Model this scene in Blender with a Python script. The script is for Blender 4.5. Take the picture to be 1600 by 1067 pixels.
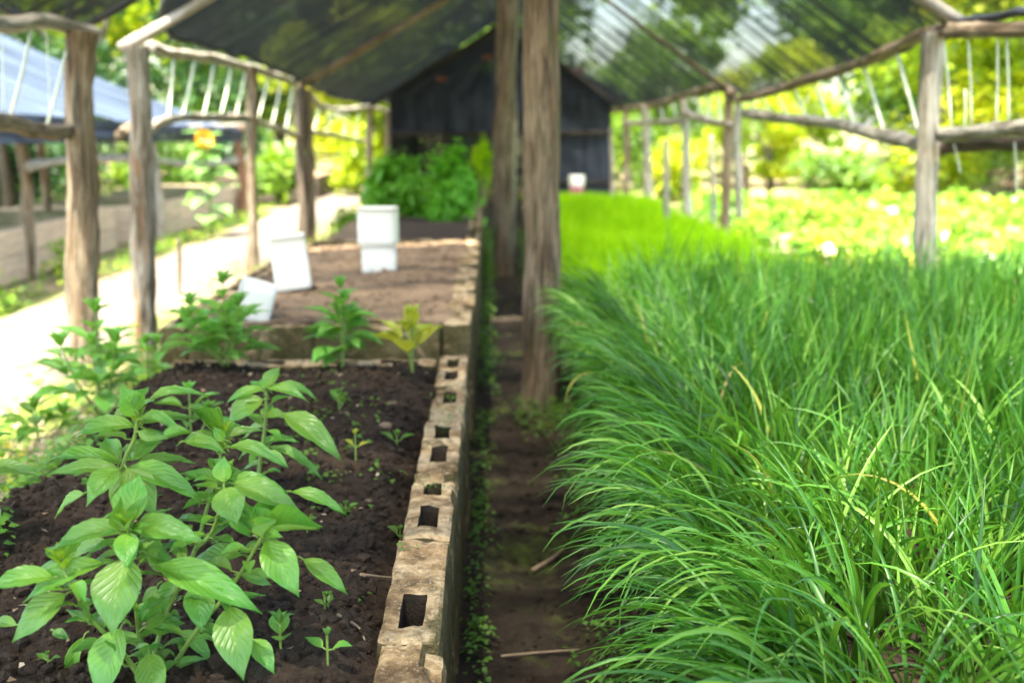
import bpy, bmesh, math, random
import numpy as np
from mathutils import Vector, Matrix
R = math.radians
for o in list(bpy.data.objects): bpy.data.objects.remove(o)
sc = bpy.context.scene
C = sc.collection
# ---------------------------------------------------------------- camera
CAM = np.array([0.0, 0.0, 1.2]); F = 1800.0; PITCH = math.atan(333.0 / F); YAW = math.atan(33.0 / F)
cd = bpy.data.cameras.new('camera'); cam = bpy.data.objects.new('camera', cd); C.objects.link(cam)
cam.location = CAM; cam.rotation_euler = (R(90) - PITCH, 0, -YAW)
cd.sensor_width = 36; cd.lens = 36 * F / 1600; cd.clip_start = 0.02; cd.clip_end = 800
cd.dof.use_dof = True; cd.dof.focus_distance = 1.85; cd.dof.aperture_fstop = 3.0
sc.camera = cam
# ---------------------------------------------------------------- light
SUN_EL, SUN_AZ = R(68), R(200)
w = bpy.data.worlds.new('World'); sc.world = w; w.use_nodes = True
nt = w.node_tree; bg = nt.nodes['Background']; sky = nt.nodes.new('ShaderNodeTexSky')
sky.sky_type = 'NISHITA'; sky.sun_disc = False; sky.sun_elevation = SUN_EL; sky.sun_rotation = SUN_AZ
sky.dust_density = 3.0; sky.air_density = 1.0
nt.links.new(sky.outputs[0], bg.inputs[0]); bg.inputs[1].default_value = 0.15
sl = bpy.data.lights.new('sun', 'SUN'); sl.energy = 3.5; sl.angle = R(0.6); sl.color = (1, .95, .86)
so = bpy.data.objects.new('sun', sl); C.objects.link(so)
sd = Vector((math.sin(SUN_AZ) * math.cos(SUN_EL), math.cos(SUN_AZ) * math.cos(SUN_EL), math.sin(SUN_EL)))
so.rotation_euler = sd.to_track_quat('Z', 'Y').to_euler(); so.location = (0, 0, 30)
sc.view_settings.view_transform = 'Standard'; sc.view_settings.look = 'None'
sc.view_settings.gamma = 1; sc.view_settings.use_curve_mapping = False
sc.view_settings.exposure = 2.95
sc.view_settings.use_white_balance = True; sc.view_settings.white_balance_temperature = 7100; sc.view_settings.white_balance_tint = 2
sc.render.engine = 'CYCLES'; sc.cycles.max_bounces = 8; sc.cycles.transparent_max_bounces = 12
sc.cycles.sample_clamp_indirect = 6
# ---------------------------------------------------------------- geometry helpers
cp, sp, cy_, sy_ = math.cos(PITCH), math.sin(PITCH), math.cos(YAW), math.sin(YAW)
def ray(px, py):
    a = (px - 800) / F; b = (533.5 - py) / F
    y = cp + b * sp; z = -sp + b * cp; x = a
    return np.array([x * cy_ + y * sy_, -x * sy_ + y * cy_, z])
def at_y(px, py, Y):  d = ray(px, py); return CAM + d * (Y / d[1])
def at_z(px, py, Z):  d = ray(px, py); return CAM + d * ((Z - CAM[2]) / d[2])
def at_x(px, py, X):  d = ray(px, py); return CAM + d * (X / d[0])
rng = np.random.default_rng(7); rd = random.Random(5)

_lat = np.random.default_rng(99).random((256, 256))
def vnoise(x, y, seed=0):
    x = np.asarray(x, float) + seed * 17.3; y = np.asarray(y, float) + seed * 31.7
    xi = np.floor(x).astype(int); yi = np.floor(y).astype(int); fx = x - xi; fy = y - yi
    fx = fx * fx * (3 - 2 * fx); fy = fy * fy * (3 - 2 * fy)
    g = lambda i, j: _lat[i % 256, j % 256]
    return (g(xi, yi) * (1 - fx) + g(xi + 1, yi) * fx) * (1 - fy) + (g(xi, yi + 1) * (1 - fx) + g(xi + 1, yi + 1) * fx) * fy - .5
def fbm(x, y, o=4, seed=0):
    r = 0; a = 1
    for k in range(o): r = r + a * vnoise(x * 2 ** k, y * 2 ** k, seed + k); a *= .5
    return r

ORG = {}
def mesh(name, V, Fc, mat, uv=None, rnd=None, bk=None, smooth=True):
    me = bpy.data.meshes.new(name)
    V = np.asarray(V, dtype=np.float32); Fc = np.asarray(Fc, dtype=np.int32)
    nf, k = Fc.shape
    me.vertices.add(len(V)); me.vertices.foreach_set('co', V.ravel())
    me.loops.add(nf * k); me.loops.foreach_set('vertex_index', Fc.ravel())
    me.polygons.add(nf); me.polygons.foreach_set('loop_start', np.arange(0, nf * k, k, dtype=np.int32))
    me.polygons.foreach_set('use_smooth', np.full(nf, smooth))
    if uv is not None:
        l = me.uv_layers.new(name='uv'); l.data.foreach_set('uv', np.asarray(uv, np.float32)[Fc.ravel()].ravel())
    if rnd is not None:
        a = me.attributes.new('rnd', 'FLOAT', 'POINT'); a.data.foreach_set('value', np.asarray(rnd, np.float32))
    if bk is not None:
        a = me.attributes.new('bk', 'FLOAT_VECTOR', 'POINT'); a.data.foreach_set('vector', np.asarray(bk, np.float32).ravel())
    me.update(calc_edges=True); me.validate()
    me.materials.append(mat)
    return me
def obj(name, V, Fc, mat, parent=None, **kw):
    V = np.asarray(V, float)
    if parent is not None: V = V - ORG[parent.name]
    o = bpy.data.objects.new(name, mesh(name, V, Fc, mat, **kw)); C.objects.link(o)
    if parent is not None: o.parent = parent; ORG[o.name] = ORG[parent.name]
    else: ORG[o.name] = np.zeros(3)
    return o
def thing(name, label, cat, loc, group=None):
    o = bpy.data.objects.new(name, None); C.objects.link(o); o.location = loc; o.empty_display_size = .1
    o['label'] = label; o['category'] = cat
    if group: o['group'] = group
    ORG[o.name] = np.array(loc, float); return o
def tag(o, label=None, cat=None, group=None, kind=None):
    if label: o['label'] = label
    if cat: o['category'] = cat
    if group: o['group'] = group
    if kind: o['kind'] = kind
    return o
class MB:
    def __init__(s): s.V = []; s.F = []; s.U = []; s.Rn = []; s.B = []; s.n = 0
    def add(s, V, Fc, uv=None, rnd=None, bk=None):
        V = np.asarray(V, float).reshape(-1, 3); Fc = np.asarray(Fc, int)
        s.V.append(V); s.F.append(Fc + s.n); m = len(V)
        s.U.append(np.zeros((m, 2)) if uv is None else uv)
        s.Rn.append(np.full(m, .5 if rnd is None else rnd) if np.ndim(rnd) == 0 else rnd)
        s.B.append(V if bk is None else bk); s.n += m
    def build(s, name, mat, parent=None, smooth=True):
        return obj(name, np.concatenate(s.V), np.concatenate(s.F), mat, parent, uv=np.concatenate(s.U),
                   rnd=np.concatenate(s.Rn), bk=np.concatenate(s.B), smooth=smooth)

def spline(P, n):
    P = [np.array(p, float) for p in P]
    if len(P) == 2: return np.array([P[0] + (P[1] - P[0]) * t for t in np.linspace(0, 1, n)])
    Q = [2 * P[0] - P[1]] + P + [2 * P[-1] - P[-2]]; out = []
    for t in np.linspace(0, len(P) - 1 - 1e-6, n):
        i = int(t); f = t - i; a, b, c, d = Q[i:i + 4]
        out.append(.5 * ((2 * b) + (c - a) * f + (2 * a - 5 * b + 4 * c - d) * f * f + (3 * b - 3 * c + d - a) * f ** 3))
    return np.array(out)
def tube(P, r0, r1=None, n=10, m=14, rough=0., seed=0, wob=0., cap=True):
    """log or stem: swept tube with uneven radius; returns V, quads, uv, bark coords"""
    r1 = r0 if r1 is None else r1
    C0 = spline(P, m); L = np.concatenate([[0], np.cumsum(np.linalg.norm(np.diff(C0, axis=0), axis=1))])
    if wob:
        C0 = C0 + wob * np.stack([fbm(L * 2.2, 0 * L + seed, 2, 3), fbm(L * 2.2, 0 * L + seed, 2, 8), 0 * L], 1)
    T = np.gradient(C0, axis=0); T /= np.linalg.norm(T, axis=1)[:, None]
    ref = np.array([0, 0, 1.]) if abs(T[0][2]) < .9 else np.array([1., 0, 0])
    A = np.cross(T, ref); A /= np.linalg.norm(A, axis=1)[:, None]; B = np.cross(T, A)
    th = np.arange(n) / n * 2 * np.pi; rr = np.linspace(r0, r1, m)
    TH, LL = np.meshgrid(th, L)
    rad = rr[:, None] * np.ones((1, n))
    if rough:
        k = r0 * 14
        rad = rad * (1 + rough * (fbm(np.cos(TH) * 1.1 + 5 + LL * 3, np.sin(TH) * 1.1 + LL * 2.1, 3, seed) * 1.2 + .5 * vnoise(np.cos(TH) * 3 + 9, np.sin(TH) * 3 + LL * .8, seed + 4)))
        kn = np.maximum(0, vnoise(LL * 5.1 + 0 * TH, TH * .9, seed + 9) - .32) * 2.5 * rough; rad = rad * (1 + kn)
    V = C0[:, None, :] + rad[..., None] * (np.cos(TH)[..., None] * A[:, None, :] + np.sin(TH)[..., None] * B[:, None, :])
    V = V.reshape(-1, 3); Fc = []
    for i in range(m - 1):
        for j in range(n):
            j2 = (j + 1) % n; Fc.append((i * n + j, i * n + j2, (i + 1) * n + j2, (i + 1) * n + j))
    bk = np.stack([np.cos(TH) * r0 * 8, np.sin(TH) * r0 * 8, LL], 2).reshape(-1, 3) + [seed * 1.7, 0, seed]
    uv = np.stack([TH / 6.2832, LL], 2).reshape(-1, 2)
    if cap:
        for e, i in ((0, 0), (1, m - 1)):
            c = len(V); V = np.vstack([V, C0[i][None], C0[i][None]]); bk = np.vstack([bk, bk[i * n][None], bk[i * n][None]]); uv = np.vstack([uv, [[0, 0], [0, 0]]])
            for j in range(0, n, 2):
                a, b, d = i * n + j, i * n + (j + 1) % n, i * n + (j + 2) % n
                Fc.append((c, a, b, d) if e else (c, d, b, a))
    return V, np.array(Fc), uv, bk
def log(name, P, r0, r1, mat, parent, n=12, m=22, rough=.5, seed=0, wob=.03):
    V, Fc, uv, bk = tube(P, r0, r1, n, m, rough, seed, wob)
    return obj(name, V, Fc, mat, parent, uv=uv, bk=bk)
def grid(nx, ny):
    i, j = np.meshgrid(np.arange(nx - 1), np.arange(ny - 1)); a = (j * nx + i).ravel()
    return np.stack([a, a + 1, a + 1 + nx, a + nx], 1)

# ---------------------------------------------------------------- materials
def nmat(name):
    m = bpy.data.materials.new(name); m.use_nodes = True; t = m.node_tree; t.nodes.clear()
    out = t.nodes.new('ShaderNodeOutputMaterial'); return m, t, out
class N:
    def __init__(s, t): s.t = t
    def __call__(s, typ, ins=None, **props):
        n = s.t.nodes.new('ShaderNode' + typ)
        for k, v in props.items(): setattr(n, k, v)
        for k, v in (ins or {}).items():
            if isinstance(v, bpy.types.NodeSocket): s.t.links.new(v, n.inputs[k])
            else: n.inputs[k].default_value = v
        return n
def c4(c): return (c[0], c[1], c[2], 1)
def ramp(n, fac, stops):
    r = n('ValToRGB', {0: fac}); e = r.color_ramp.elements
    while len(e) < len(stops): e.new(.5)
    for el, (p, c) in zip(e, stops): el.position = p; el.color = c4(c) if len(c) == 3 else c
    return r.outputs[0]
def noise(n, vec, scale, detail=4, rough=.55, dist=0):
    return n('TexNoise', {'Vector': vec, 'Scale': scale, 'Detail': detail, 'Roughness': rough, 'Distortion': dist}).outputs[0]
def mixc(n, fac, a, b, bt='MIX'):
    x = n('Mix', data_type='RGBA', blend_type=bt)
    for i, v in ((0, fac), (6, a), (7, b)):
        if isinstance(v, bpy.types.NodeSocket): n.t.links.new(v, x.inputs[i])
        else: x.inputs[i].default_value = v if i == 0 else c4(v)
    return x.outputs[2]
def objco(n): return n('TexCoord').outputs['Object']
def mapping(n, v, scale): return n('Mapping', {'Vector': v, 'Scale': scale}).outputs[0]

def mat_bark(name, dark, mid, light, moss=0.0, gap=.45, peel=0.):
    m, t, out = nmat(name); n = N(t)
    bk = n('Attribute', attribute_name='bk').outputs['Vector']
    s = mapping(n, bk, (1, 1, .7))
    f1 = noise(n, s, 4.2, 8, .75, .7); f2 = noise(n, bk, 2.2, 4, .6); f3 = noise(n, mapping(n, bk, (1, 1, .35)), 24, 4, .6)
    col = ramp(n, f1, [(gap - .1, dark), (gap + .04, mid), (gap + .2, light)])
    col = mixc(n, ramp(n, f2, [(.45, (0, 0, 0)), (.58, (1, 1, 1))]), col, ramp(n, f3, [(.35, dark), (.6, light)]))
    kn = n('TexVoronoi', {'Vector': mapping(n, bk, (1, 1, .55)), 'Scale': 2.1, 'Randomness': 1.}).outputs[0]
    col = mixc(n, ramp(n, n('Math', {0: kn, 1: n('Math', {0: f3, 1: .35}, operation='MULTIPLY').outputs[0]}, operation='ADD').outputs[0], [(.27, (.85, .85, .85)), (.4, (0, 0, 0))]), col, (dark[0] * .8, dark[1] * .8, dark[2] * .8))
    patch = noise(n, mapping(n, bk, (1, 1, .6)), 3.1, 3, .5, .8)
    col = mixc(n, ramp(n, patch, [(.57, (0, 0, 0)), (.62, (.2 + peel, .2 + peel, .2 + peel))]), col, (mid[0] * 1.75, mid[1] * 1.15, mid[2] * .7))
    if moss:
        col = mixc(n, ramp(n, noise(n, bk, 5, 3), [(.6 - moss * .2, (0, 0, 0)), (.72, (.7, .7, .7))]), col, (.06, .085, .02))
    h = n('Math', {0: f1, 1: f3}, operation='ADD').outputs[0]
    b = n('Bump', {'Strength': 1., 'Distance': .02, 'Height': h})
    p = n('BsdfPrincipled', {'Base Color': col, 'Roughness': .85, 'Normal': b.outputs[0]})
    t.links.new(p.outputs[0], out.inputs[0]); return m
M = {}
M['bark_grey'] = mat_bark('grey_bark', (.014, .01, .007), (.19, .125, .07), (.5, .4, .28), 0, .46)
M['bark_peel'] = mat_bark('peeling_bark', (.025, .018, .012), (.2, .15, .1), (.62, .58, .52), 0, .45, .6)
M['bark_center'] = mat_bark('brown_bark', (.03, .02, .013), (.15, .1, .06), (.4, .31, .22), .2, .46)
M['bark_pale'] = mat_bark('pale_wood', (.07, .052, .036), (.3, .25, .19), (.6, .56, .5), 0, .4)
M['bark_dark'] = mat_bark('dark_wood', (.03, .022, .016), (.11, .08, .055), (.25, .19, .14))
M['black_wood'] = mat_bark('near_black_wood', (.008, .007, .006), (.02, .016, .014), (.05, .04, .035))  # near-black tone for the shed frame and the farthest rafters
M['trunk'] = mat_bark('tree_bark', (.03, .025, .018), (.1, .08, .055), (.2, .17, .13))
M['bark_orange'] = mat_bark('reddish_wood', (.1, .045, .025), (.3, .14, .07), (.42, .24, .14))

def mat_leaf(name, base, young, trans, rough=.42, veins=True, tr=.4, back=None, gloss=.5):
    m, t, out = nmat(name); n = N(t)
    uv = n('UVMap').outputs[0]; sx = n('SeparateXYZ', {0: uv}); u, v = sx.outputs[0], sx.outputs[1]
    rn = n('Attribute', attribute_name='rnd').outputs['Fac']
    orn = n('ObjectInfo').outputs['Random']
    au = n('Math', {0: n('Math', {0: u, 1: .5}, operation='SUBTRACT').outputs[0]}, operation='ABSOLUTE').outputs[0]
    mp = n('MapRange', {0: v, 1: 0., 2: .7, 3: 1., 4: 0.}).outputs[0]
    col = mixc(n, n('Math', {0: mp, 1: .55}, operation='MULTIPLY').outputs[0], base, young)
    nz = noise(n, objco(n), 9, 3)
    col = mixc(n, n('MapRange', {0: nz, 1: .3, 2: .7, 3: 0., 4: .35}).outputs[0], col, (base[0] * .55, base[1] * .62, base[2] * .6))
    if veins:
        ph = n('Math', {0: n('Math', {0: v, 1: n('Math', {0: au, 1: .75}, operation='MULTIPLY').outputs[0]}, operation='SUBTRACT').outputs[0], 1: 50.}, operation='MULTIPLY').outputs[0]
        s = n('Math', {0: ph}, operation='SINE').outputs[0]
        vein = n('MapRange', {0: s, 1: .72, 2: 1., 3: 0., 4: 1.}).outputs[0]
        mid = n('MapRange', {0: au, 1: .015, 2: .04, 3: 1., 4: 0.}).outputs[0]
        vm = n('Math', {0: vein, 1: mid}, operation='MAXIMUM').outputs[0]
        col = mixc(n, n('Math', {0: vm, 1: .12}, operation='MULTIPLY').outputs[0], col, (young[0] * 1.1, young[1] * 1.1, young[2] * 1.5))
        bh = n('Math', {0: s, 1: n('Math', {0: vm, 1: -1.3}, operation='MULTIPLY').outputs[0]}, operation='ADD').outputs[0]
        bump = n('Bump', {'Strength': .25, 'Distance': .0014, 'Height': bh})
    else:
        bump = n('Bump', {'Strength': .3, 'Distance': .004, 'Height': nz})
    hs = n('HueSaturation', {'Hue': n('MapRange', {0: n('Math', {0: rn, 1: orn}, operation='ADD').outputs[0], 1: 0., 2: 1.6, 3: .485, 4: .51}).outputs[0],
                             'Value': n('MapRange', {0: orn, 3: .8, 4: 1.2}).outputs[0], 'Color': col})
    col = hs.outputs[0]
    if back is not None:
        col = mixc(n, n('Math', {0: n('NewGeometry').outputs['Backfacing'], 1: .6}, operation='MULTIPLY').outputs[0], col, back)
    p = n('BsdfPrincipled', {'Base Color': col, 'Roughness': rough, 'Specular IOR Level': gloss, 'Normal': bump.outputs[0]})
    tl = n('BsdfTranslucent', {'Color': mixc(n, .6, col, trans), 'Normal': bump.outputs[0]})
    mx = n('MixShader', {0: tr, 1: p.outputs[0], 2: tl.outputs[0]}); t.links.new(mx.outputs[0], out.inputs[0]); return m
M['basil'] = mat_leaf('basil_leaf', (.095, .29, .045), (.36, .54, .05), (.3, .6, .05), .36, tr=.35, back=(.24, .4, .17), gloss=.7)
M['basil_top'] = mat_leaf('basil_tip_leaf', (.24, .42, .04), (.45, .55, .04), (.4, .65, .05), .36, tr=.4)
M['basil_far'] = mat_leaf('basil_leaf_far', (.17, .42, .08), (.26, .42, .05), (.3, .6, .05), .4, tr=.35)
M['yellow_leaf'] = mat_leaf('yellow_leaf', (.3, .36, .04), (.5, .45, .05), (.6, .6, .05), .45)
M['weed'] = mat_leaf('weed_leaf', (.1, .24, .035), (.2, .36, .05), (.3, .55, .05), .5, False)
M['sunleaf'] = mat_leaf('sunflower_leaf', (.25, .45, .16), (.3, .5, .16), (.35, .6, .1), .5, False)
M['bush'] = mat_leaf('bush_leaf', (.17, .5, .05), (.26, .58, .06), (.35, .75, .06), .4, False, .5)

def mat_rnd(name, stops, trans, tr=.4, rough=.45, spec=.5, tip=None, mul=1):
    m, t, out = nmat(name); n = N(t)
    rn = n('Attribute', attribute_name='rnd').outputs['Fac']
    col = ramp(n, rn, stops)
    if tip is not None:
        v = n('SeparateXYZ', {0: n('UVMap').outputs[0]}).outputs[1]
        col = mixc(n, n('MapRange', {0: v, 1: 0., 2: .5, 3: .7, 4: 0.}).outputs[0], col, tip)
    p = n('BsdfPrincipled', {'Base Color': col, 'Roughness': rough, 'Specular IOR Level': spec})
    tl = n('BsdfTranslucent', {'Color': mixc(n, .5, col, trans)})
    mx = n('MixShader', {0: tr, 1: p.outputs[0], 2: tl.outputs[0]}); t.links.new(mx.outputs[0], out.inputs[0]); return m
M['chive'] = mat_rnd('chive_blade', [(0, (.015, .075, .012)), (.35, (.045, .19, .018)), (.65, (.11, .31, .025)), (.955, (.27, .48, .08)), (.975, (.55, .48, .08)), (1, (.5, .4, .16))], (.3, .6, .03), .3, .4, .6, tip=(.15, .28, .06))
M['young'] = mat_rnd('young_grass', [(0, (.26, .5, .004)), (.5, (.36, .6, .005)), (1, (.46, .68, .01))], (.55, .95, .02), .55, .5, .3)
M['field'] = mat_rnd('field_leaf', [(0, (.03, .11, .01)), (.35, (.11, .27, .02)), (.65, (.22, .36, .03)), (.85, (.36, .42, .04)), (1, (.55, .4, .03))], (.5, .8, .1), .35, .35, .6)
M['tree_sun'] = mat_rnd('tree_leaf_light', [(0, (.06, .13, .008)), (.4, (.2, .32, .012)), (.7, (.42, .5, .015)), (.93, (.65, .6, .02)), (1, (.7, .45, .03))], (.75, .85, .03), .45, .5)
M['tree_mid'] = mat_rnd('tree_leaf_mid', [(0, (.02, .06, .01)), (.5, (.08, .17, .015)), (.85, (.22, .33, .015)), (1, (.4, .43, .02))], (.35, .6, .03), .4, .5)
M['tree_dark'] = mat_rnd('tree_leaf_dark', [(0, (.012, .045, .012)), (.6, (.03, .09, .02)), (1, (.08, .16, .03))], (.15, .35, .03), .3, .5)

def mat_simple(name, col, rough=.6, nscale=8, var=.25, bump=.2, bd=.005, metal=0, spec=.5, trans=0):
    m, t, out = nmat(name); n = N(t)
    nz = noise(n, objco(n), nscale, 5, .6)
    c = ramp(n, nz, [(.3, tuple(x * (1 - var) for x in col)), (.7, tuple(min(1, x * (1 + var)) for x in col))])
    b = n('Bump', {'Strength': bump, 'Distance': bd, 'Height': nz})
    p = n('BsdfPrincipled', {'Base Color': c, 'Roughness': rough, 'Normal': b.outputs[0], 'Metallic': metal, 'Specular IOR Level': spec})
    t.links.new(p.outputs[0], out.inputs[0]); return m
M['stem'] = mat_simple('green_stem', (.16, .26, .05), .5, 30, .2)
M['stem_far'] = M['stem']
M['white'] = mat_simple('white_plastic', (.88, .88, .85), .4, 5, .03, .05)
M['cord'] = mat_simple('pale_cord', (.62, .66, .5), .6, 20, .1)
M['petal'] = mat_simple('orange_yellow_petal', (.85, .42, .01), .6, 12, .15)
M['disc'] = mat_simple('flower_disc', (.25, .12, .02), .8, 40, .3)
M['pink'] = mat_simple('pink_plastic', (.6, .12, .25), .5)
M['tile'] = mat_simple('red_clay_tile', (.11, .035, .022), .8)
M['twig'] = mat_simple('dry_twig', (.26, .19, .13), .8, 40, .3)
M['stone'] = mat_simple('pebble', (.13, .09, .06), .85, 12, .35)
M['board'] = mat_simple('tan_board', (.55, .42, .3), .85, 6, .3)
M['planter'] = mat_simple('dark_planter', (.07, .05, .04), .8, 9, .3)
M['litter'] = mat_rnd('dry_leaf', [(0, (.2, .12, .07)), (.5, (.42, .3, .2)), (1, (.62, .5, .38))], (.4, .3, .2), .2, .8)

def mat_soil(name, dark, light, moss=0., fine=60, wet=.85):
    m, t, out = nmat(name); n = N(t); co = objco(n)
    a = noise(n, co, 3.5, 5, .6); b = noise(n, co, fine, 5, .7); c = noise(n, co, 260, 3, .7)
    col = ramp(n, n('Math', {0: n('Math', {0: a, 1: b}, operation='ADD').outputs[0], 1: .5}, operation='MULTIPLY').outputs[0], [(.38, dark), (.62, light)])
    col = mixc(n, ramp(n, c, [(.62, (0, 0, 0)), (.72, (.55, .55, .55))]), col, tuple(min(1, x * 2.4) for x in light))
    if moss:
        mm = n('Math', {0: noise(n, co, 2.6, 6, .7, .6), 1: .5 - moss * .1}, operation='SUBTRACT').outputs[0]
        col = mixc(n, n('MapRange', {0: mm, 1: 0., 2: .1, 3: 0., 4: .8}).outputs[0], col, ramp(n, b, [(.35, (.045, .06, .012)), (.65, (.13, .17, .03))]))
    h = n('Math', {0: b, 1: c}, operation='ADD').outputs[0]
    bp = n('Bump', {'Strength': .9, 'Distance': .01, 'Height': h})
    p = n('BsdfPrincipled', {'Base Color': col, 'Roughness': wet, 'Normal': bp.outputs[0], 'Specular IOR Level': .25})
    t.links.new(p.outputs[0], out.inputs[0]); return m
M['soil'] = mat_soil('dark_soil', (.014, .009, .006), (.075, .048, .032))
M['soil_brown'] = mat_soil('brown_soil', (.16, .105, .068), (.4, .275, .18), 0, 30)
M['aisle'] = mat_soil('trodden_soil_and_cell_shade', (.012, .008, .006), (.06, .042, .03), -.5, 22, .7)
M['aisle_far'] = mat_soil('mossy_soil', (.02, .014, .01), (.08, .065, .04), .9)
M['earth'] = mat_soil('sandy_earth', (.22, .16, .1), (.42, .33, .23), .55, 8)

def mat_block():
    m, t, out = nmat('concrete_block'); n = N(t); geo = n('NewGeometry'); co = geo.outputs['Position']
    a = noise(n, co, 9, 5, .65, .3); b = noise(n, co, 120, 4, .7); c = noise(n, co, 34, 5, .7)
    col = ramp(n, a, [(.34, (.11, .065, .032)), (.46, (.34, .225, .12)), (.58, (.6, .45, .28))])
    col = mixc(n, ramp(n, c, [(.5, (0, 0, 0)), (.64, (.8, .8, .8))]), col, (.1, .07, .04))
    col = mixc(n, ramp(n, b, [(.56, (0, 0, 0)), (.68, (.7, .7, .7))]), col, (.6, .5, .38))
    ms = noise(n, co, 4.3, 6, .7, .8)
    nz = n('SeparateXYZ', {0: geo.outputs['Normal']}).outputs[2]
    side = n('MapRange', {0: nz, 1: .2, 2: .8, 3: .2, 4: 0.}).outputs[0]
    mf = n('Math', {0: ms, 1: side}, operation='ADD').outputs[0]
    col = mixc(n, ramp(n, mf, [(.54, (0, 0, 0)), (.66, (.85, .85, .85))]), col, ramp(n, b, [(.35, (.03, .026, .012)), (.65, (.1, .095, .03))]))
    bh = n('Math', {0: b, 1: n('Math', {0: c, 1: 1.5}, operation='MULTIPLY').outputs[0]}, operation='ADD').outputs[0]
    bp = n('Bump', {'Strength': 1., 'Distance': .008, 'Height': bh})
    p = n('BsdfPrincipled', {'Base Color': col, 'Roughness': .92, 'Normal': bp.outputs[0], 'Specular IOR Level': .2})
    t.links.new(p.outputs[0], out.inputs[0]); return m
M['block'] = mat_block()
def mat_path():
    m, t, out = nmat('pale_concrete'); n = N(t); co = objco(n)
    a = noise(n, co, 1.6, 5, .6); b = noise(n, co, 30, 5, .7)
    col = ramp(n, n('Math', {0: n('Math', {0: a, 1: b}, operation='ADD').outputs[0], 1: .5}, operation='MULTIPLY').outputs[0], [(.35, (.085, .066, .05)), (.6, (.21, .175, .145))])
    bp = n('Bump', {'Strength': .5, 'Distance': .004, 'Height': b})
    p = n('BsdfPrincipled', {'Base Color': col, 'Roughness': .9, 'Normal': bp.outputs[0]})
    t.links.new(p.outputs[0], out.inputs[0]); return m
M['path'] = mat_path()
def mat_ground():
    m, t, out = nmat('garden_ground'); n = N(t); co = objco(n)
    a = noise(n, co, .5, 6, .65); b = noise(n, co, 14, 5, .7)
    g = ramp(n, b, [(.35, (.05, .08, .015)), (.65, (.16, .2, .04))]); e = ramp(n, b, [(.35, (.16, .11, .07)), (.65, (.38, .29, .2))])
    col = mixc(n, ramp(n, a, [(.44, (0, 0, 0)), (.55, (1, 1, 1))]), e, g)
    bp = n('Bump', {'Strength': .8, 'Distance': .03, 'Height': b})
    p = n('BsdfPrincipled', {'Base Color': col, 'Roughness': .95, 'Normal': bp.outputs[0], 'Specular IOR Level': .2})
    t.links.new(p.outputs[0], out.inputs[0]); return m
M['ground'] = mat_ground()
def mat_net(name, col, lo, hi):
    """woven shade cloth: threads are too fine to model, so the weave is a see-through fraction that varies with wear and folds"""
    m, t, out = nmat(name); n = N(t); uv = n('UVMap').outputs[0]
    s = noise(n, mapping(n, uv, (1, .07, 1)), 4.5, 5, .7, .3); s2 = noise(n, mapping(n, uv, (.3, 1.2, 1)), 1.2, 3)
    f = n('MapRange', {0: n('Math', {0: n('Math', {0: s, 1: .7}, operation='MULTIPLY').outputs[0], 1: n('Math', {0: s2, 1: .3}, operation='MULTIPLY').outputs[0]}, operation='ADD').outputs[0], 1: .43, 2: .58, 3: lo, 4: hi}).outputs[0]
    fold_light = ramp(n, s, [(.38, tuple(c * .55 for c in col)), (.62, tuple(min(1, c * 1.9) for c in col))])  # light and shade of the folds put into the base colour as streaks
    p = n('BsdfPrincipled', {'Base Color': fold_light, 'Roughness': .7, 'Specular IOR Level': .15})
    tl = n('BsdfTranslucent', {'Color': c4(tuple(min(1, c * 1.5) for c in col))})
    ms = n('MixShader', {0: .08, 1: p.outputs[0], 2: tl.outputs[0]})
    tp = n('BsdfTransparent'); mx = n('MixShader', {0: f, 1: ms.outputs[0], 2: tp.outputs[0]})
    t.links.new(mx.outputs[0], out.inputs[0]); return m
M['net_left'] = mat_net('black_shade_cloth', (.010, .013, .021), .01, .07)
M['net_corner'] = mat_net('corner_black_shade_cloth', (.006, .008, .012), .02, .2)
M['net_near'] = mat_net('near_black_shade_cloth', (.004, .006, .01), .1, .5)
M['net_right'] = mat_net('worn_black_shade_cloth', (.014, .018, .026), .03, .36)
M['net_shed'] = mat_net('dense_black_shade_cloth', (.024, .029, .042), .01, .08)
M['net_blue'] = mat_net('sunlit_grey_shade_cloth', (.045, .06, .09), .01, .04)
M['hem'] = mat_simple('black_hem', (.02, .02, .025), .6)

# ================================================================ SETTING
# ground sheet
xs = np.concatenate([np.linspace(-300, -12, 14), np.linspace(-10, 12, 60), np.linspace(14, 300, 14)])
ys = np.concatenate([np.linspace(-40, -2, 6), np.linspace(0, 30, 80), np.linspace(34, 500, 18)])
X, Y = np.meshgrid(xs, ys); Z = fbm(X * .7, Y * .7, 4) * .05 - .03
o = obj('ground', np.stack([X, Y, Z], 2).reshape(-1, 3), grid(len(xs), len(ys)), M['ground']); tag(o, kind='structure')
# pale concrete path
ys = np.linspace(2.5, 30, 120); xs = np.linspace(0, 1, 10); U, Y = np.meshgrid(xs, ys)
xl = -3.12 + .12 * fbm(Y * .8, Y * 0, 3); xr = -2.1 + .08 * fbm(Y * 1.1, Y * 0 + 7, 3)
X = xl * (1 - U) + xr * U; Z = .035 + .006 * fbm(X * 3, Y * 3, 3) - .08 * ((U < .01) | (U > .99))
o = obj('path', np.stack([X, Y, Z], 2).reshape(-1, 3), grid(10, 120), M['path']); tag(o, kind='structure')
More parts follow.
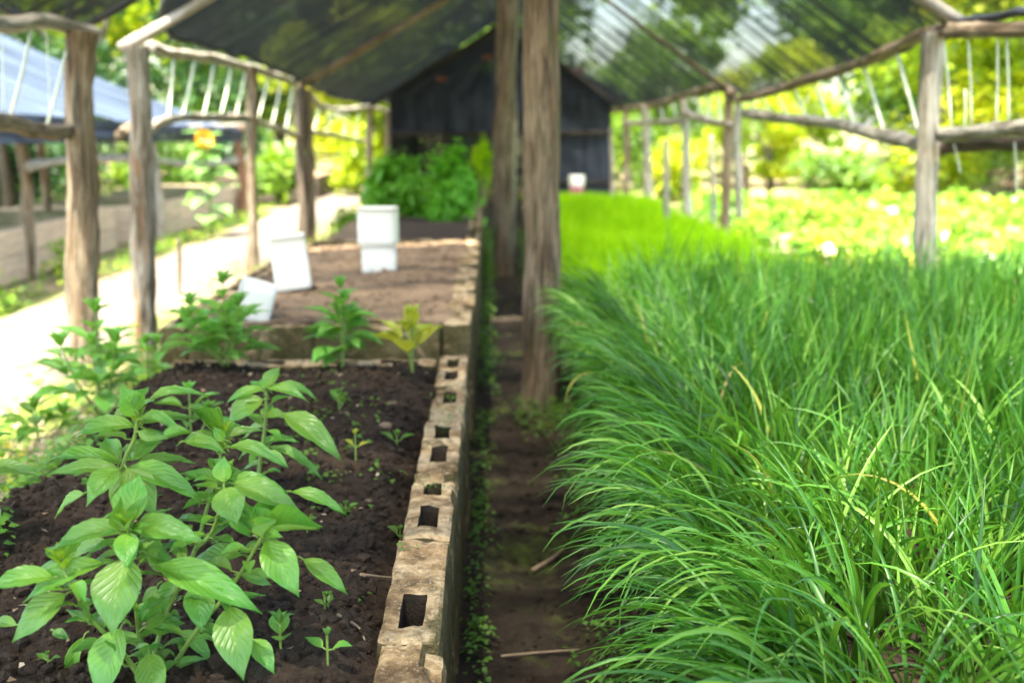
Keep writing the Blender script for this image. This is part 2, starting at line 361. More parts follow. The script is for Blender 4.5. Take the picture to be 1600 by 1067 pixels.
# trodden aisle
xs = np.linspace(-.12, .46, 70); ys = np.concatenate([np.linspace(.8, 5, 420), np.linspace(5.05, 19, 120)])
X, Y = np.meshgrid(xs, ys)
Z = .02 + .03 * fbm(X * 9 + Y * 2, Y * 5 - X * 3, 4, 3) + .02 * np.abs(fbm(X * 17, Y * 17, 3, 5)) + .05 * (np.abs(X - .17) / .29) ** 3
o = obj('aisle_ground', np.stack([X, Y, Z], 2).reshape(-1, 3), grid(len(xs), len(ys)), M['aisle']); tag(o, kind='structure')

# ---------------------------------------------------------------- concrete blocks
def block_mesh(L, W, H, seed, broken=0, holes=(1, 3)):
    """hollow block, length along +y, corner at the origin; two cells open at the top"""
    bm = bmesh.new(); hw = .019; hl = .062
    xs = [0, W / 2 - hw, W / 2 + hw, W]; ys = [0, L / 2 - .1 - hl, L / 2 - .1 + hl, L / 2 + .1 - hl, L / 2 + .1 + hl, L]
    g = [[bm.verts.new((x, y, H)) for y in ys] for x in xs]; b = [[bm.verts.new((x, y, 0)) for y in ys] for x in xs]
    for i in range(3):
        for j in range(5):
            if i == 1 and j in holes:
                d = .13; q = [bm.verts.new((g[a][c].co.x, g[a][c].co.y, H - d)) for a, c in ((1, j), (2, j), (2, j + 1), (1, j + 1))]
                tpv = [g[1][j], g[2][j], g[2][j + 1], g[1][j + 1]]
                for k in range(4): bm.faces.new((tpv[k], q[k], q[(k + 1) % 4], tpv[(k + 1) % 4])).material_index = 1
                bm.faces.new(q).material_index = 1
            else: bm.faces.new((g[i][j], g[i + 1][j], g[i + 1][j + 1], g[i][j + 1]))
    for j in range(5):
        bm.faces.new((g[0][j], g[0][j + 1], b[0][j + 1], b[0][j])); bm.faces.new((g[3][j + 1], g[3][j], b[3][j], b[3][j + 1]))
    for i in range(3):
        bm.faces.new((g[i + 1][0], g[i][0], b[i][0], b[i + 1][0])); bm.faces.new((g[i][5], g[i + 1][5], b[i + 1][5], b[i][5]))
    bmesh.ops.recalc_face_normals(bm, faces=bm.faces)
    # round the arrises, then break the surface up
    bmesh.ops.subdivide_edges(bm, edges=[e for e in bm.edges], cuts=2, use_grid_fill=True)
    bmesh.ops.subdivide_edges(bm, edges=[e for e in bm.edges if e.calc_length() > .012 and max(v.co.z for v in e.verts) > H - .08], cuts=1, use_grid_fill=True)
    for v in bm.verts:
        x, y, z = v.co
        n1 = float(fbm(y * 22 + x * 9, x * 25 + z * 21, 3, seed)); n2 = float(fbm(y * 22, z * 22 + x * 13, 3, seed + 5))
        e = (min(x, W - x) < .002) + (min(y, L - y) < .002) + (z > H - .002)
        rr = .0045 if e >= 2 else 0
        v.co.x += (.5 - x / W) * 2 * rr + n1 * .0035; v.co.y += n2 * .0035
        v.co.z += -rr + (float(fbm(y * 14, x * 30, 4, seed + 2)) * .009 - (.014 if broken and float(vnoise(y * 9, x * 12, seed)) > .12 else 0) if z > H - .002 else 0)
    bmesh.ops.triangulate(bm, faces=[f for f in bm.faces if len(f.verts) > 4])
    me = bpy.data.meshes.new('concrete_block'); bm.to_mesh(me); bm.free(); me.materials.append(M['block']); me.materials.append(M['aisle'])  # cell walls take the dark soil colour to paint the shade inside
    for p in me.polygons: p.use_smooth = False
    return me
BF = [block_mesh(.437, .1, .205, 21, 0, (1,)), block_mesh(.437, .1, .205, 22, 1, (3,))]
BL = [block_mesh(.437, .1, .205, s, s == 2) for s in range(4)]
BS = [block_mesh(.437, .1, .205, 11, 1, ())]
def put_block(me, parent, x, y, z, rz=0):
    o = bpy.data.objects.new('concrete_block', me); C.objects.link(o); o.parent = parent
    o.location = Vector((x, y, z)) - Vector(ORG[parent.name]); o.rotation_euler = (rd.uniform(-.004, .004), rd.uniform(-.008, .008), rz + rd.uniform(-.006, .006)); return o
def soil(name, x0, x1, y0, y1, zf, mat, parent, step=.012, kind=None):
    xs = np.linspace(x0, x1, max(8, int((x1 - x0) / step))); ys = np.linspace(y0, y1, max(8, int((y1 - y0) / step)))
    X, Y = np.meshgrid(xs, ys); Z = zf(X, Y)
    o = obj(name, np.stack([X, Y, Z], 2).reshape(-1, 3), grid(len(xs), len(ys)), mat, parent)
    return o

# bed 1 (front left, dark soil)
bed1 = thing('raised_bed', 'near left raised bed of hollow concrete blocks filled with dark soil and basil', 'raised bed', (-.6, 2.3, 0), 'raised garden beds')
XR = -.172
for k in range(-2, 5):
    y = 1.605 + .44 * k
    put_block(BS[0] if k == -1 else BF[0] if k == 0 else BF[1] if k == 3 else BL[[0, 1, 3, 2, 0, 1, 3][k + 2]], bed1, XR + rd.uniform(-.002, .002), y, .245)
    put_block(BL[(k + 5) % 4], bed1, XR + rd.uniform(-.004, .004), y - .21, .03)
for k in range(2):
    put_block(BL[k], bed1, XR - .012 - .44 * k, 3.69, .235, R(90))
def zsoil1(X, Y):
    base = .425 + .045 * fbm(X * 2.4, Y * 2.4, 3, 2) + .03 * np.exp(-((Y - 3.3) / .35) ** 2)
    base += .018 * fbm(X * 13, Y * 13, 3, 6) + .018 * np.abs(fbm(X * 34, Y * 34, 3, 8)) + .008 * fbm(X * 90, Y * 90, 2, 1)
    lf = np.clip((-.95 - X) / .35, 0, 1); base = base - .42 * lf * lf
    near = np.clip((X + .24) / .06, 0, 1); base = base - .03 * near
    return base
soil('soil', -1.45, XR + .003, .85, 3.72, zsoil1, M['soil'], bed1, .0085)
# soil clods
ico = bmesh.new(); bmesh.ops.create_icosphere(ico, subdivisions=1, radius=1); IV = np.array([v.co[:] for v in ico.verts]); IF = np.array([[v.index for v in f.verts] for f in ico.faces]); ico.free()
def clods(name, nn, x0, x1, y0, y1, zf, smin, smax, mat, parent, label=None, seed=1):
    r = np.random.default_rng(seed); V = []; Fc = []
    px = r.uniform(x0, x1, nn); py = r.uniform(y0, y1, nn); s = smin + (smax - smin) * r.random(nn) ** 3.5; pz = zf(px, py)
    for i in range(nn):
        q = IV * (1 + r.uniform(-.3, .3, (12, 1))) * s[i] * r.uniform(.6, 1.2, 3); V.append(q + [px[i], py[i], pz[i] + s[i] * .3]); Fc.append(IF + 12 * i)
    o = obj(name, np.concatenate(V), np.concatenate(Fc), mat, parent, smooth=False); o['kind'] = 'stuff'; return o
clods('soil_clods', 12000, -1.2, XR - .01, .95, 3.7, zsoil1, .0015, .015, M['soil'], bed1)
def zaisle(X, Y): return .025 + .03 * fbm(X * 9 + Y * 2, Y * 5 - X * 3, 4, 3)
tag(clods('aisle_crumbs', 1500, -.06, .4, .9, 5, zaisle, .002, .012, M['aisle'], None), 'dark crumbs of soil scattered along the aisle between beds', kind='stuff')

# bed 2 (brown soil with white containers)
bed2 = thing('raised_bed', 'middle left raised bed of bare brown soil holding white plastic containers', 'raised bed', (-.6, 5.5, 0), 'raised garden beds')
T2 = .325
for k in range(7):
    put_block(BS[0], bed2, -.165 + rd.uniform(-.004, .004), 3.97 + .44 * k, T2)
    put_block(BL[k % 4], bed2, -.165, 3.97 + .44 * k - .2 * (k > 0), T2 - .215)
for k in range(2):
    put_block(BS[0], bed2, -.18 - .44 * k, 3.965, T2 - .004, R(90)); put_block(BS[0], bed2, -.18 - .44 * k, 3.97, T2 - .215, R(90))
    put_block(BL[k], bed2, -.18 - .44 * k, 6.95, T2, R(90))
for k in range(7): put_block(BL[(k + 2) % 4], bed2, -1.16, 3.97 + .44 * k, T2 - .01)
def zsoil2(X, Y): return .515 + .03 * fbm(X * 2, Y * 2, 3, 4) + .012 * fbm(X * 14, Y * 14, 3, 2) + .008 * np.abs(fbm(X * 30, Y * 30, 2, 2))
soil('soil', -1.08, -.14, 4.0, 7.0, zsoil2, M['soil_brown'], bed2, .02)
clods('soil_clods', 900, -1.05, -.17, 4.05, 6.95, zsoil2, .004, .018, M['soil_brown'], bed2, seed=4)
# bed 3 (bushes)
bed3 = thing('raised_bed', 'far left raised bed of brown soil behind the green bushes', 'raised bed', (-.6, 9, 0), 'raised garden beds')
for k in range(7):
    put_block(BL[k % 4], bed3, -.175, 7.3 + .44 * k, .26); put_block(BL[(k + 1) % 4], bed3, -.175, 7.3 + .44 * k, .045)
for k in range(2):
    put_block(BL[k], bed3, -.18 - .44 * k, 7.3, .26, R(90)); put_block(BL[k], bed3, -.18 - .44 * k, 7.3, .045, R(90))
soil('soil', -1.15, -.15, 7.35, 10.4, lambda X, Y: .44 + .03 * fbm(X * 3, Y * 3, 3, 4), M['soil_brown'], bed3, .04)

# chive bed
bedc = thing('raised_bed', 'long right raised bed of dark soil under the dense green chives', 'raised bed', (1.3, 3, 0), 'raised garden beds')
for k in range(12):
    put_block(BL[k % 4], bedc, .40, .4 + .44 * k, .16); put_block(BL[(k + 1) % 4], bedc, .40, .2 + .44 * k, -.05)
soil('soil', .49, 2.55, .0, 5.45, lambda X, Y: .35 + .03 * fbm(X * 5, Y * 5, 3, 4), M['soil'], bedc, .05)
# young bed
bedy = thing('raised_bed', 'far right raised bed under the bright yellow-green young grass', 'raised bed', (1.1, 10, 0), 'raised garden beds')
for k in range(20): put_block(BL[k % 4], bedy, .40, 5.9 + .44 * k, .04)
soil('soil', .49, 1.95, 5.85, 14.7, lambda X, Y: .22 + .02 * fbm(X * 5, Y * 5, 3, 4), M['soil'], bedy, .1)

# ================================================================ BLADES
def blades(name, root, az, a0, a1, L, W, rnd, mat, K=8, cross=3, parent=None, twist=0.):
    n = len(root); P = np.zeros((n, K + 1, 3)); P[:, 0] = root
    d = np.stack([np.cos(az), np.sin(az), 0 * az], 1); prevT = None; Ts = []
    for k in range(K + 1):
        t = k / K; a = a0 + (a1 - a0) * t ** 1.6
        T = np.sin(a)[:, None] * d + np.cos(a)[:, None] * np.array([0, 0, 1.]); Ts.append(T)
        if k < K: P[:, k + 1] = P[:, k] + T * (L / K)[:, None]
        d2 = az + twist * (rnd_t := 1) * t
        d = np.stack([np.cos(d2), np.sin(d2), 0 * az], 1) if twist is not 0. else d
    side0 = np.stack([-np.sin(az), np.cos(az), 0 * az], 1)
    roll = rng.uniform(-1.2, 1.2, n)
    rings = []
    for k in range(K + 1):
        T = Ts[k]; s = side0; nn = np.cross(s, T)
        s2 = s * np.cos(roll)[:, None] + nn * np.sin(roll)[:, None]; n2 = np.cross(s2, T)
        t = k / K; prof = (1 - t ** 3.0) * (.75 + .25 * min(1, t * 5)) + .04
        ww = (W * prof)[:, None]
        if cross == 3: rings += [np.stack([P[:, k] - s2 * ww * .5, P[:, k] + n2 * ww * .3, P[:, k] + s2 * ww * .5], 1)]
        else: rings += [np.stack([P[:, k] - s2 * ww * .5, P[:, k] + s2 * ww * .5], 1)]
    V = np.stack(rings, 1).reshape(-1, 3); c = cross
    base = (np.arange(n) * (K + 1) * c)[:, None, None]
    kk, jj = np.meshgrid(np.arange(K), np.arange(c - 1), indexing='ij'); a = (kk * c + jj).ravel()
    q = np.stack([a, a + 1, a + 1 + c, a + c], 1)[None]
    Fc = (q + base).reshape(-1, 4)
    uv = np.tile(np.stack([np.tile(np.linspace(0, 1, c), K + 1), np.repeat(np.linspace(0, 1, K + 1), c)], 1), (n, 1))
    return obj(name, V, Fc, mat, parent, uv=uv, rnd=np.repeat(rnd, (K + 1) * c))
def chives():
    roots = []; A = []
    r = np.random.default_rng(21)
    # tufts in loose rows
    tx, ty = np.meshgrid(np.arange(.44, 2.5, .092), np.arange(.2, 5.35, .092)); tx = tx.ravel() + r.normal(0, .02, tx.size); ty = ty.ravel() + r.normal(0, .022, ty.size)
    nb = r.integers(10, 18, tx.size)
    ti = np.repeat(np.arange(tx.size), nb); n = len(ti)
    root = np.stack([tx[ti] + r.normal(0, .013, n), ty[ti] + r.normal(0, .013, n), .345 + 0 * ti], 1)
    edge = np.clip((.84 - tx[ti]) / .4, 0, 1) ** 1.4         # 1 at the aisle side
    near = np.clip((2.5 - ty[ti]) / 1.2, 0, 1); back = np.clip((ty[ti] - 2.) / 1.5, 0, 1)
    # every tuft has its own lean, plus a sweep towards the aisle at the rim
    la = r.uniform(0, 6.283, tx.size)[ti]; field = 2.6 + 2.2 * fbm(tx[ti] * 1.3, ty[ti] * 1.3, 2, 5)
    vx = 1.2 * np.cos(la) + 1.2 * np.cos(r.uniform(0, 6.283, n)) + .25 - 2.6 * edge
    vy = 1.2 * np.sin(la) + 1.2 * np.sin(r.uniform(0, 6.283, n)) - .3 * edge - .7 * near
    az = np.arctan2(vy, vx); mag = np.clip(np.hypot(vx, vy), 0, 2.5)
    a0 = .03 + .11 * mag * (1 - .45 * back * (1 - edge)) + r.uniform(0, .14, n)
    a1 = a0 + .1 + r.random(n) ** (2.0 - .8 * near + 1.5 * back) * 1.7 + 1.4 * edge * r.uniform(.6, 1.5, n) + .35 * near * r.random(n)
    a1 = np.where(r.random(n) < .05, a1 + 1.2, a1)
    tl = (.31 + .05 * fbm(tx * 2.2, ty * 2.2, 2, 3) + r.normal(0, .02, tx.size))[ti]
    L = tl * r.uniform(.62, 1.18, n) * (1 + .2 * edge * (1 - .5 * back) + .1 * back * (1 - edge)); L = np.clip(L, .14, .52)
    W = r.uniform(.005, .012, n)
    rnd = np.clip(r.normal(.45, .26, n) + .1 * fbm(tx[ti] * 3, ty[ti] * 3, 2, 8), 0, .93); rnd = np.where(r.random(n) < .005, r.uniform(.965, 1, n), rnd)
    m = 2600; sy = r.uniform(.7, 5.3, m); bkf = np.clip((sy - 2.) / 1.5, 0, 1)
    root = np.vstack([root, np.stack([r.uniform(.42, .56, m), sy, r.uniform(.33, .36, m)], 1)]); az = np.append(az, np.pi + r.normal(0, .5, m)); aa = r.uniform(.5, 1.0, m)
    a0 = np.append(a0, aa); a1 = np.append(a1, aa + r.uniform(1.0, 2.1, m)); L = np.append(L, r.uniform(.2, .42, m) * (1 - .3 * bkf)); W = np.append(W, r.uniform(.005, .0095, m)); rnd = np.append(rnd, np.clip(r.normal(.35, .2, m), 0, .9))
    o = blades('chives', root, az, a0, a1, L, W, rnd, M['chive'], K=10)
    tag(o, 'dense green chives arching over the right bed and spilling to the aisle', 'chives', kind='stuff')
chives()
def young():
    r = np.random.default_rng(3); n = 30000
    root = np.stack([r.uniform(.46, 1.95, n), 5.85 + 8.8 * r.random(n) ** 1.15, np.full(n, .2)], 1)
    e = np.clip((.62 - root[:, 0]) / .2, 0, 1); az = r.uniform(0, 6.283, n); az = np.where(r.random(n) < e, np.pi + r.normal(0, .5, n), az)
    a0 = r.uniform(.02, .3, n); a1 = a0 + r.uniform(.1, .8, n) + e * .5
    o = blades('young_grass', root, az, a0, a1, r.uniform(.12, .26, n) * (1 + .3 * fbm(root[:, 0] * 2, root[:, 1] * 2, 2)), r.uniform(.006, .011, n), r.random(n), M['young'], K=3, cross=2)
    tag(o, 'bright yellow-green young grass filling the bed behind the chives', 'grass', kind='stuff')
young()

# ================================================================ LEAF SCATTER
def quads(P, Nn, S, asp, rnd, r):
    """leaf-sized faces: each a folded rhombus of two quads"""
    n = len(P); h = r.normal(size=(n, 3)); A = np.cross(Nn, h); A /= np.linalg.norm(A, axis=1)[:, None] + 1e-9; B = np.cross(Nn, A)
    S = S[:, None]; w_ = S * asp
    V = np.stack([P, P + A * S * .35 + B * w_ * .5 + Nn * S * .08, P + A * S + Nn * S * -.12, P + A * S * .35 - B * w_ * .5 + Nn * S * .08], 1).reshape(-1, 3)
    Fc = np.arange(n * 4).reshape(n, 4)
    uv = np.tile([[.5, 0], [1, .4], [.5, 1], [0, .4]], (n, 1))
    return V, Fc, uv, np.repeat(rnd, 4)
def unit(v): return v / (np.linalg.norm(v, axis=1)[:, None] + 1e-9)
def field():
    r = np.random.default_rng(8); pc = []; 
    n = 520; cx = r.uniform(2.25, 9.5, n); cyy = 4.6 + 10.8 * r.random(n)
    V = MB()
    for i in range(n):
        k = 26; az = r.uniform(0, 6.283, k); el = r.uniform(.2, 1.2, k); rad = r.uniform(.02, .16, k)
        P = np.stack([cx[i] + rad * np.cos(az), cyy[i] + rad * np.sin(az), .18 + r.uniform(.02, .2, k) * (1.3 - rad * 3)], 1)
        Nn = unit(np.stack([np.cos(az) * .6, np.sin(az) * .6, np.sin(el) + .1], 1) + r.normal(0, .4, (k, 3)))
        v, f, uv, rr = quads(P, Nn, r.uniform(.09, .17, k), .7, np.clip(r.random(k) * .45 + .55 * r.random(), 0, 1), r); V.add(v, f, uv, rr)
    o = V.build('leafy_crop', M['field']); tag(o, 'sunlit yellow-green leafy crop covering the open ground at right', 'crop', kind='stuff')
field()
fb = soil('field_soil', 2.3, 10, 4.4, 15.6, lambda X, Y: .14 + .05 * fbm(X, Y, 3, 4) - .0, M['earth'], None, .3); tag(fb, kind='structure')

# ---------------------------------------------------------------- weeds, small ground plants
def ground_weeds(name, pts, zf, smin, smax, k, mat, label, cat, seed, hgt=.05):
    r = np.random.default_rng(seed); V = MB()
    for (x, y) in pts:
        kk = r.integers(k // 2, k + 1); az = r.uniform(0, 6.283, kk); rad = r.uniform(.2, 1, kk) * smax * 1.6
        P = np.stack([x + rad * np.cos(az), y + rad * np.sin(az), zf(np.full(kk, x), np.full(kk, y)) + r.uniform(.005, hgt, kk)], 1)
        Nn = unit(np.stack([.35 * np.cos(az), .35 * np.sin(az), 0 * az + 1], 1) + r.normal(0, .2, (kk, 3)))
        v, f, uv, rr = quads(P, Nn, r.uniform(smin, smax, kk), .75, r.random(kk), r); V.add(v, f, uv, rr)
    o = V.build(name, mat); return tag(o, label, cat, kind='stuff')
r = np.random.default_rng(31)
pts = [(-.055 + abs(r.normal(0, .025)), y) for y in 1.0 + 3.6 * r.random(120)] + [(.3 + r.normal(0, .05), y) for y in 1.2 + 3.6 * r.random(120)]
pts += [(.2 + r.normal(0, .1), 4.6 + r.normal(0, .12)) for _ in range(60)]
ground_weeds('aisle_weeds', pts, zaisle, .008, .02, 14, M['weed'], 'small round-leaved weeds along both edges of the aisle', 'weeds', 4, .07)
pts = [(-.06 + abs(r.normal(0, .03)), y) for y in 5 + 8 * r.random(160)] + [(.33 + r.normal(0, .04), y) for y in 5 + 8 * r.random(120)]
ground_weeds('aisle_moss', pts, zaisle, .015, .04, 16, M['weed'], 'green weeds and moss further down the aisle', 'weeds', 6, .12)
zl = lambda X, Y: np.maximum(zsoil1(X, Y), .0)
pts = [(-1.12 + r.normal(0, .09), 2.75 + r.normal(0, .16)) for _ in range(95)] + [(-1.0 + r.normal(0, .05), 1.9 + r.normal(0, .2)) for _ in range(26)]
ground_weeds('creeping_weeds', pts, zl, .012, .026, 20, M['weed'], 'creeping small-leaved weeds at the left rim of the near bed', 'weeds', 9, .07)
zg = lambda X, Y: .0 + .1 * 0 * X
pts = [(-1.6 + r.normal(0, .3), y) for y in 2.5 + 5 * r.random(260)] + [(-3.3 + r.normal(0, .12), y) for y in 5 + 12 * r.random(260)] + [(-1.6 + r.normal(0, .25), y) for y in 7 + 7 * r.random(150)]
ground_weeds('verge_weeds', pts, zg, .02, .05, 16, M['field'], 'low weeds on the verges of the pale path', 'weeds', 10, .12)
pts = [(-1.55 + r.normal(0, .28), y) for y in 2.3 + 5 * r.random(420)]
ground_weeds('leaf_litter', pts, zg, .02, .05, 6, M['litter'], 'dry tan leaf litter on the ground beside the path', 'leaf litter', 12, .02)
pts = [(r.uniform(-1.0, -.22), r.uniform(1.1, 3.6)) for _ in range(150)]
ground_weeds('soil_litter', pts, zsoil1, .004, .02, 2, M['litter'], 'bits of dry straw and leaf on the dark soil of the near bed', 'litter', 41, .012)
pts = [(r.normal(-.42, .1), r.normal(2.6, .45)) for _ in range(46)]
ground_weeds('tiny_sprouts', pts, zsoil1, .008, .02, 8, M['weed'], 'tiny pale sprouts scattered over the dark soil by the rim', 'sprouts', 43, .03)
# moss crumbs on block rim
pts = [(XR + .045 + r.normal(0, .02), y) for y in list(1.25 + .2 * r.random(24)) + list(3.0 + .1 * r.normal(size=14)) + [2.36, 2.33, 1.99]]
ground_weeds('rim_seedlings', pts, lambda X, Y: .447 + 0 * X, .005, .011, 8, M['weed'], 'tiny seedlings and moss growing on the block rim', 'seedlings', 15, .02)

# ================================================================ BASIL
def leaf_unit(seed, arch=.22, fold=.18, wav=.03, nx=8, ny=16, sharp=1.0, curl=0.):
    u = np.linspace(-1, 1, nx + 1); v = np.linspace(0, 1, ny + 1); U, Vv = np.meshgrid(u, v)
    prof = np.sin(np.pi * Vv ** .82) ** 1.0 * (1 - .3 * Vv) / .82
    prof = np.where(Vv > .7, prof * (1 - .35 * ((Vv - .7) / .3) ** 1.5), prof)
    serr = 1 + .008 * np.sin(Vv * 75) * (np.abs(U) > .95)
    X = U * .5 * prof * serr
    Z = -arch * Vv ** 2 + fold * np.abs(U) * prof * .5 + wav * fbm(Vv * 4 + seed, U * 2, 2, seed) + .007 * np.sin((Vv - np.abs(U) * .35) * 50) * np.abs(U) * prof + curl * (np.abs(U) ** 3) * prof * .6
    Yy = Vv * (1 - .12 * arch)
    V = np.stack([X, Yy, Z + arch * Vv * .9], 2).reshape(-1, 3)
    uv = np.stack([(U + 1) / 2, Vv], 2).reshape(-1, 2)
    return V, grid(nx + 1, ny + 1), uv
LV = {}
def leaf_mesh(kind, mat):
    key = (kind, mat)
    if key not in LV:
        s, a, f, c = [(1, .2, .14, 0), (2, .38, .2, 0), (3, .08, .3, .1), (4, .28, .06, -.2), (5, .5, .1, 0), (6, .15, .45, .5)][kind]
        V, Fc, uv = leaf_unit(s, a, f, .06 if kind != 5 else .16, curl=c); LV[key] = mesh('leaf', V, Fc, M[mat], uv=uv, rnd=np.full(len(V), .5))
    return LV[key]
def put_leaf(parent, base, tip, width, kind=0, mat='basil', hint=(0, -.35, 1), name='leaf'):
    b = Vector(base); y = Vector(tip) - b; L = y.length; y.normalize(); h = Vector(hint); z = (h - y * h.dot(y))
    if z.length < .05: z = Vector((0, -1, .2)); z = z - y * z.dot(y)
    z.normalize(); x = y.cross(z)
    o = bpy.data.objects.new(name, leaf_mesh(kind, mat)); C.objects.link(o); o.parent = parent
    m = Matrix((x * width, y * L, z * L)).transposed().to_4x4(); m.translation = b - Vector(ORG[parent.name]); o.matrix_local = m
    return o
def stems(parent, lines, mat='stem', n=7):
    q = MB()
    for P, r0, r1 in lines:
        V, Fc, uv, bk = tube(P, r0, r1, n, max(6, 5 * len(P)), .12, rd.randint(0, 99), 0); q.add(V, Fc, uv, .5, bk)
    return q.build('stem', M[mat], parent)
# big foreground basil: key points read in the photograph at the plant's own distance
def A(cx, cy, Y): return at_y(cx / 2.285, 600 + cy / 2.285, Y)        # from one enlarged view
def B5(cx, cy, Y): return at_y(cx / 2.54, 380 + cy / 2.54, Y)         # from another
def hand_plant(name, label, base, stem_lines, leaves, conv, Y0, mat='basil'):
    t = thing(name, label, 'basil plant', base, 'basil plants in the near bed'); L = []
    for pts, r0, r1 in stem_lines: L.append(([base if p == 'base' else conv(*p) for p in pts], r0, r1))
    for (bx, by, tx, ty, wd, yo, dy, kind) in leaves:
        b = conv(bx, by, Y0 + yo); e = conv(tx, ty, Y0 + yo + dy)
        k = (1.0 if conv is B5 else 2.54 / 2.285)
        width = wd / 2.54 * k * (Y0 + yo + .5 * dy) / F * .95
        hint = (rd.uniform(-.25, .25), -.55 + rd.uniform(-.2, .2), .9)
        put_leaf(t, b, e, width, kind, mat, hint)
        # petiole back to the stem
        d = b - e; d /= np.linalg.norm(d); L.append(([b - d * .006, b + d * .004 + np.array([0, .003, -.001]), b + d * .012 + np.array([0, .01, -.008])], .0012, .0016))
    r = random.Random(len(leaves))
    for pts in [l[0] for l in L[:len(stem_lines)]]:           # smaller leaves up each stem
        S_ = spline(pts, 14); ph = r.uniform(0, 3)
        for i in range(2, 14, 1 if conv is A else 3):
            c = S_[i]; ph += 1.57 + r.uniform(-.4, .4); top = i > 11
            for q in range(2 + 2 * top):
                az = ph + q * math.pi / (1 + top); el = (.95 if top else r.uniform(-.35, .45)); sz = (.026 if top else r.uniform(.028, .055)) * (Y0 / 1.56) ** .3
                d = np.array([math.cos(az) * math.cos(el), math.sin(az) * math.cos(el) , math.sin(el)]); b = c + d * sz * .25
                put_leaf(t, b, b + d * sz, sz * .42, r.choice([0, 1, 2, 4]), mat if not top else 'basil_top', (0, -.1, 1)); L.append(([c, (b + c) / 2, b + d * .003], .0012, .001))
    stems(t, L)
    return t
YA = 1.56
baseA = at_z(228, 1072, .42)
st = [(['base', (505, 960, 1.62), (490, 800, 1.6), (470, 620, 1.58), (450, 420, 1.62), (440, 290, 1.62), (480, 190, 1.62), (490, 90, 1.62)], .0055, .0025),
      (['base', (560, 930, 1.6), (600, 800, 1.6), (690, 610, 1.6), (740, 440, 1.62), (775, 330, 1.63), (795, 190, 1.64)], .0045, .002),
      (['base', (600, 1030, 1.56), (700, 880, 1.55), (800, 760, 1.54), (880, 640, 1.53), (925, 560, 1.52), (945, 530, 1.52)], .0042, .002),
      (['base', (440, 960, 1.52), (330, 840, 1.48), (265, 735, 1.46), (215, 640, 1.46)], .0042, .002),
      ([(700, 590, 1.6), (760, 520, 1.6), (800, 380, 1.58), (800, 340, 1.58)], .003, .0018),
      ([(470, 640, 1.58), (462, 560, 1.5), (460, 515, 1.47)], .0035, .002)]
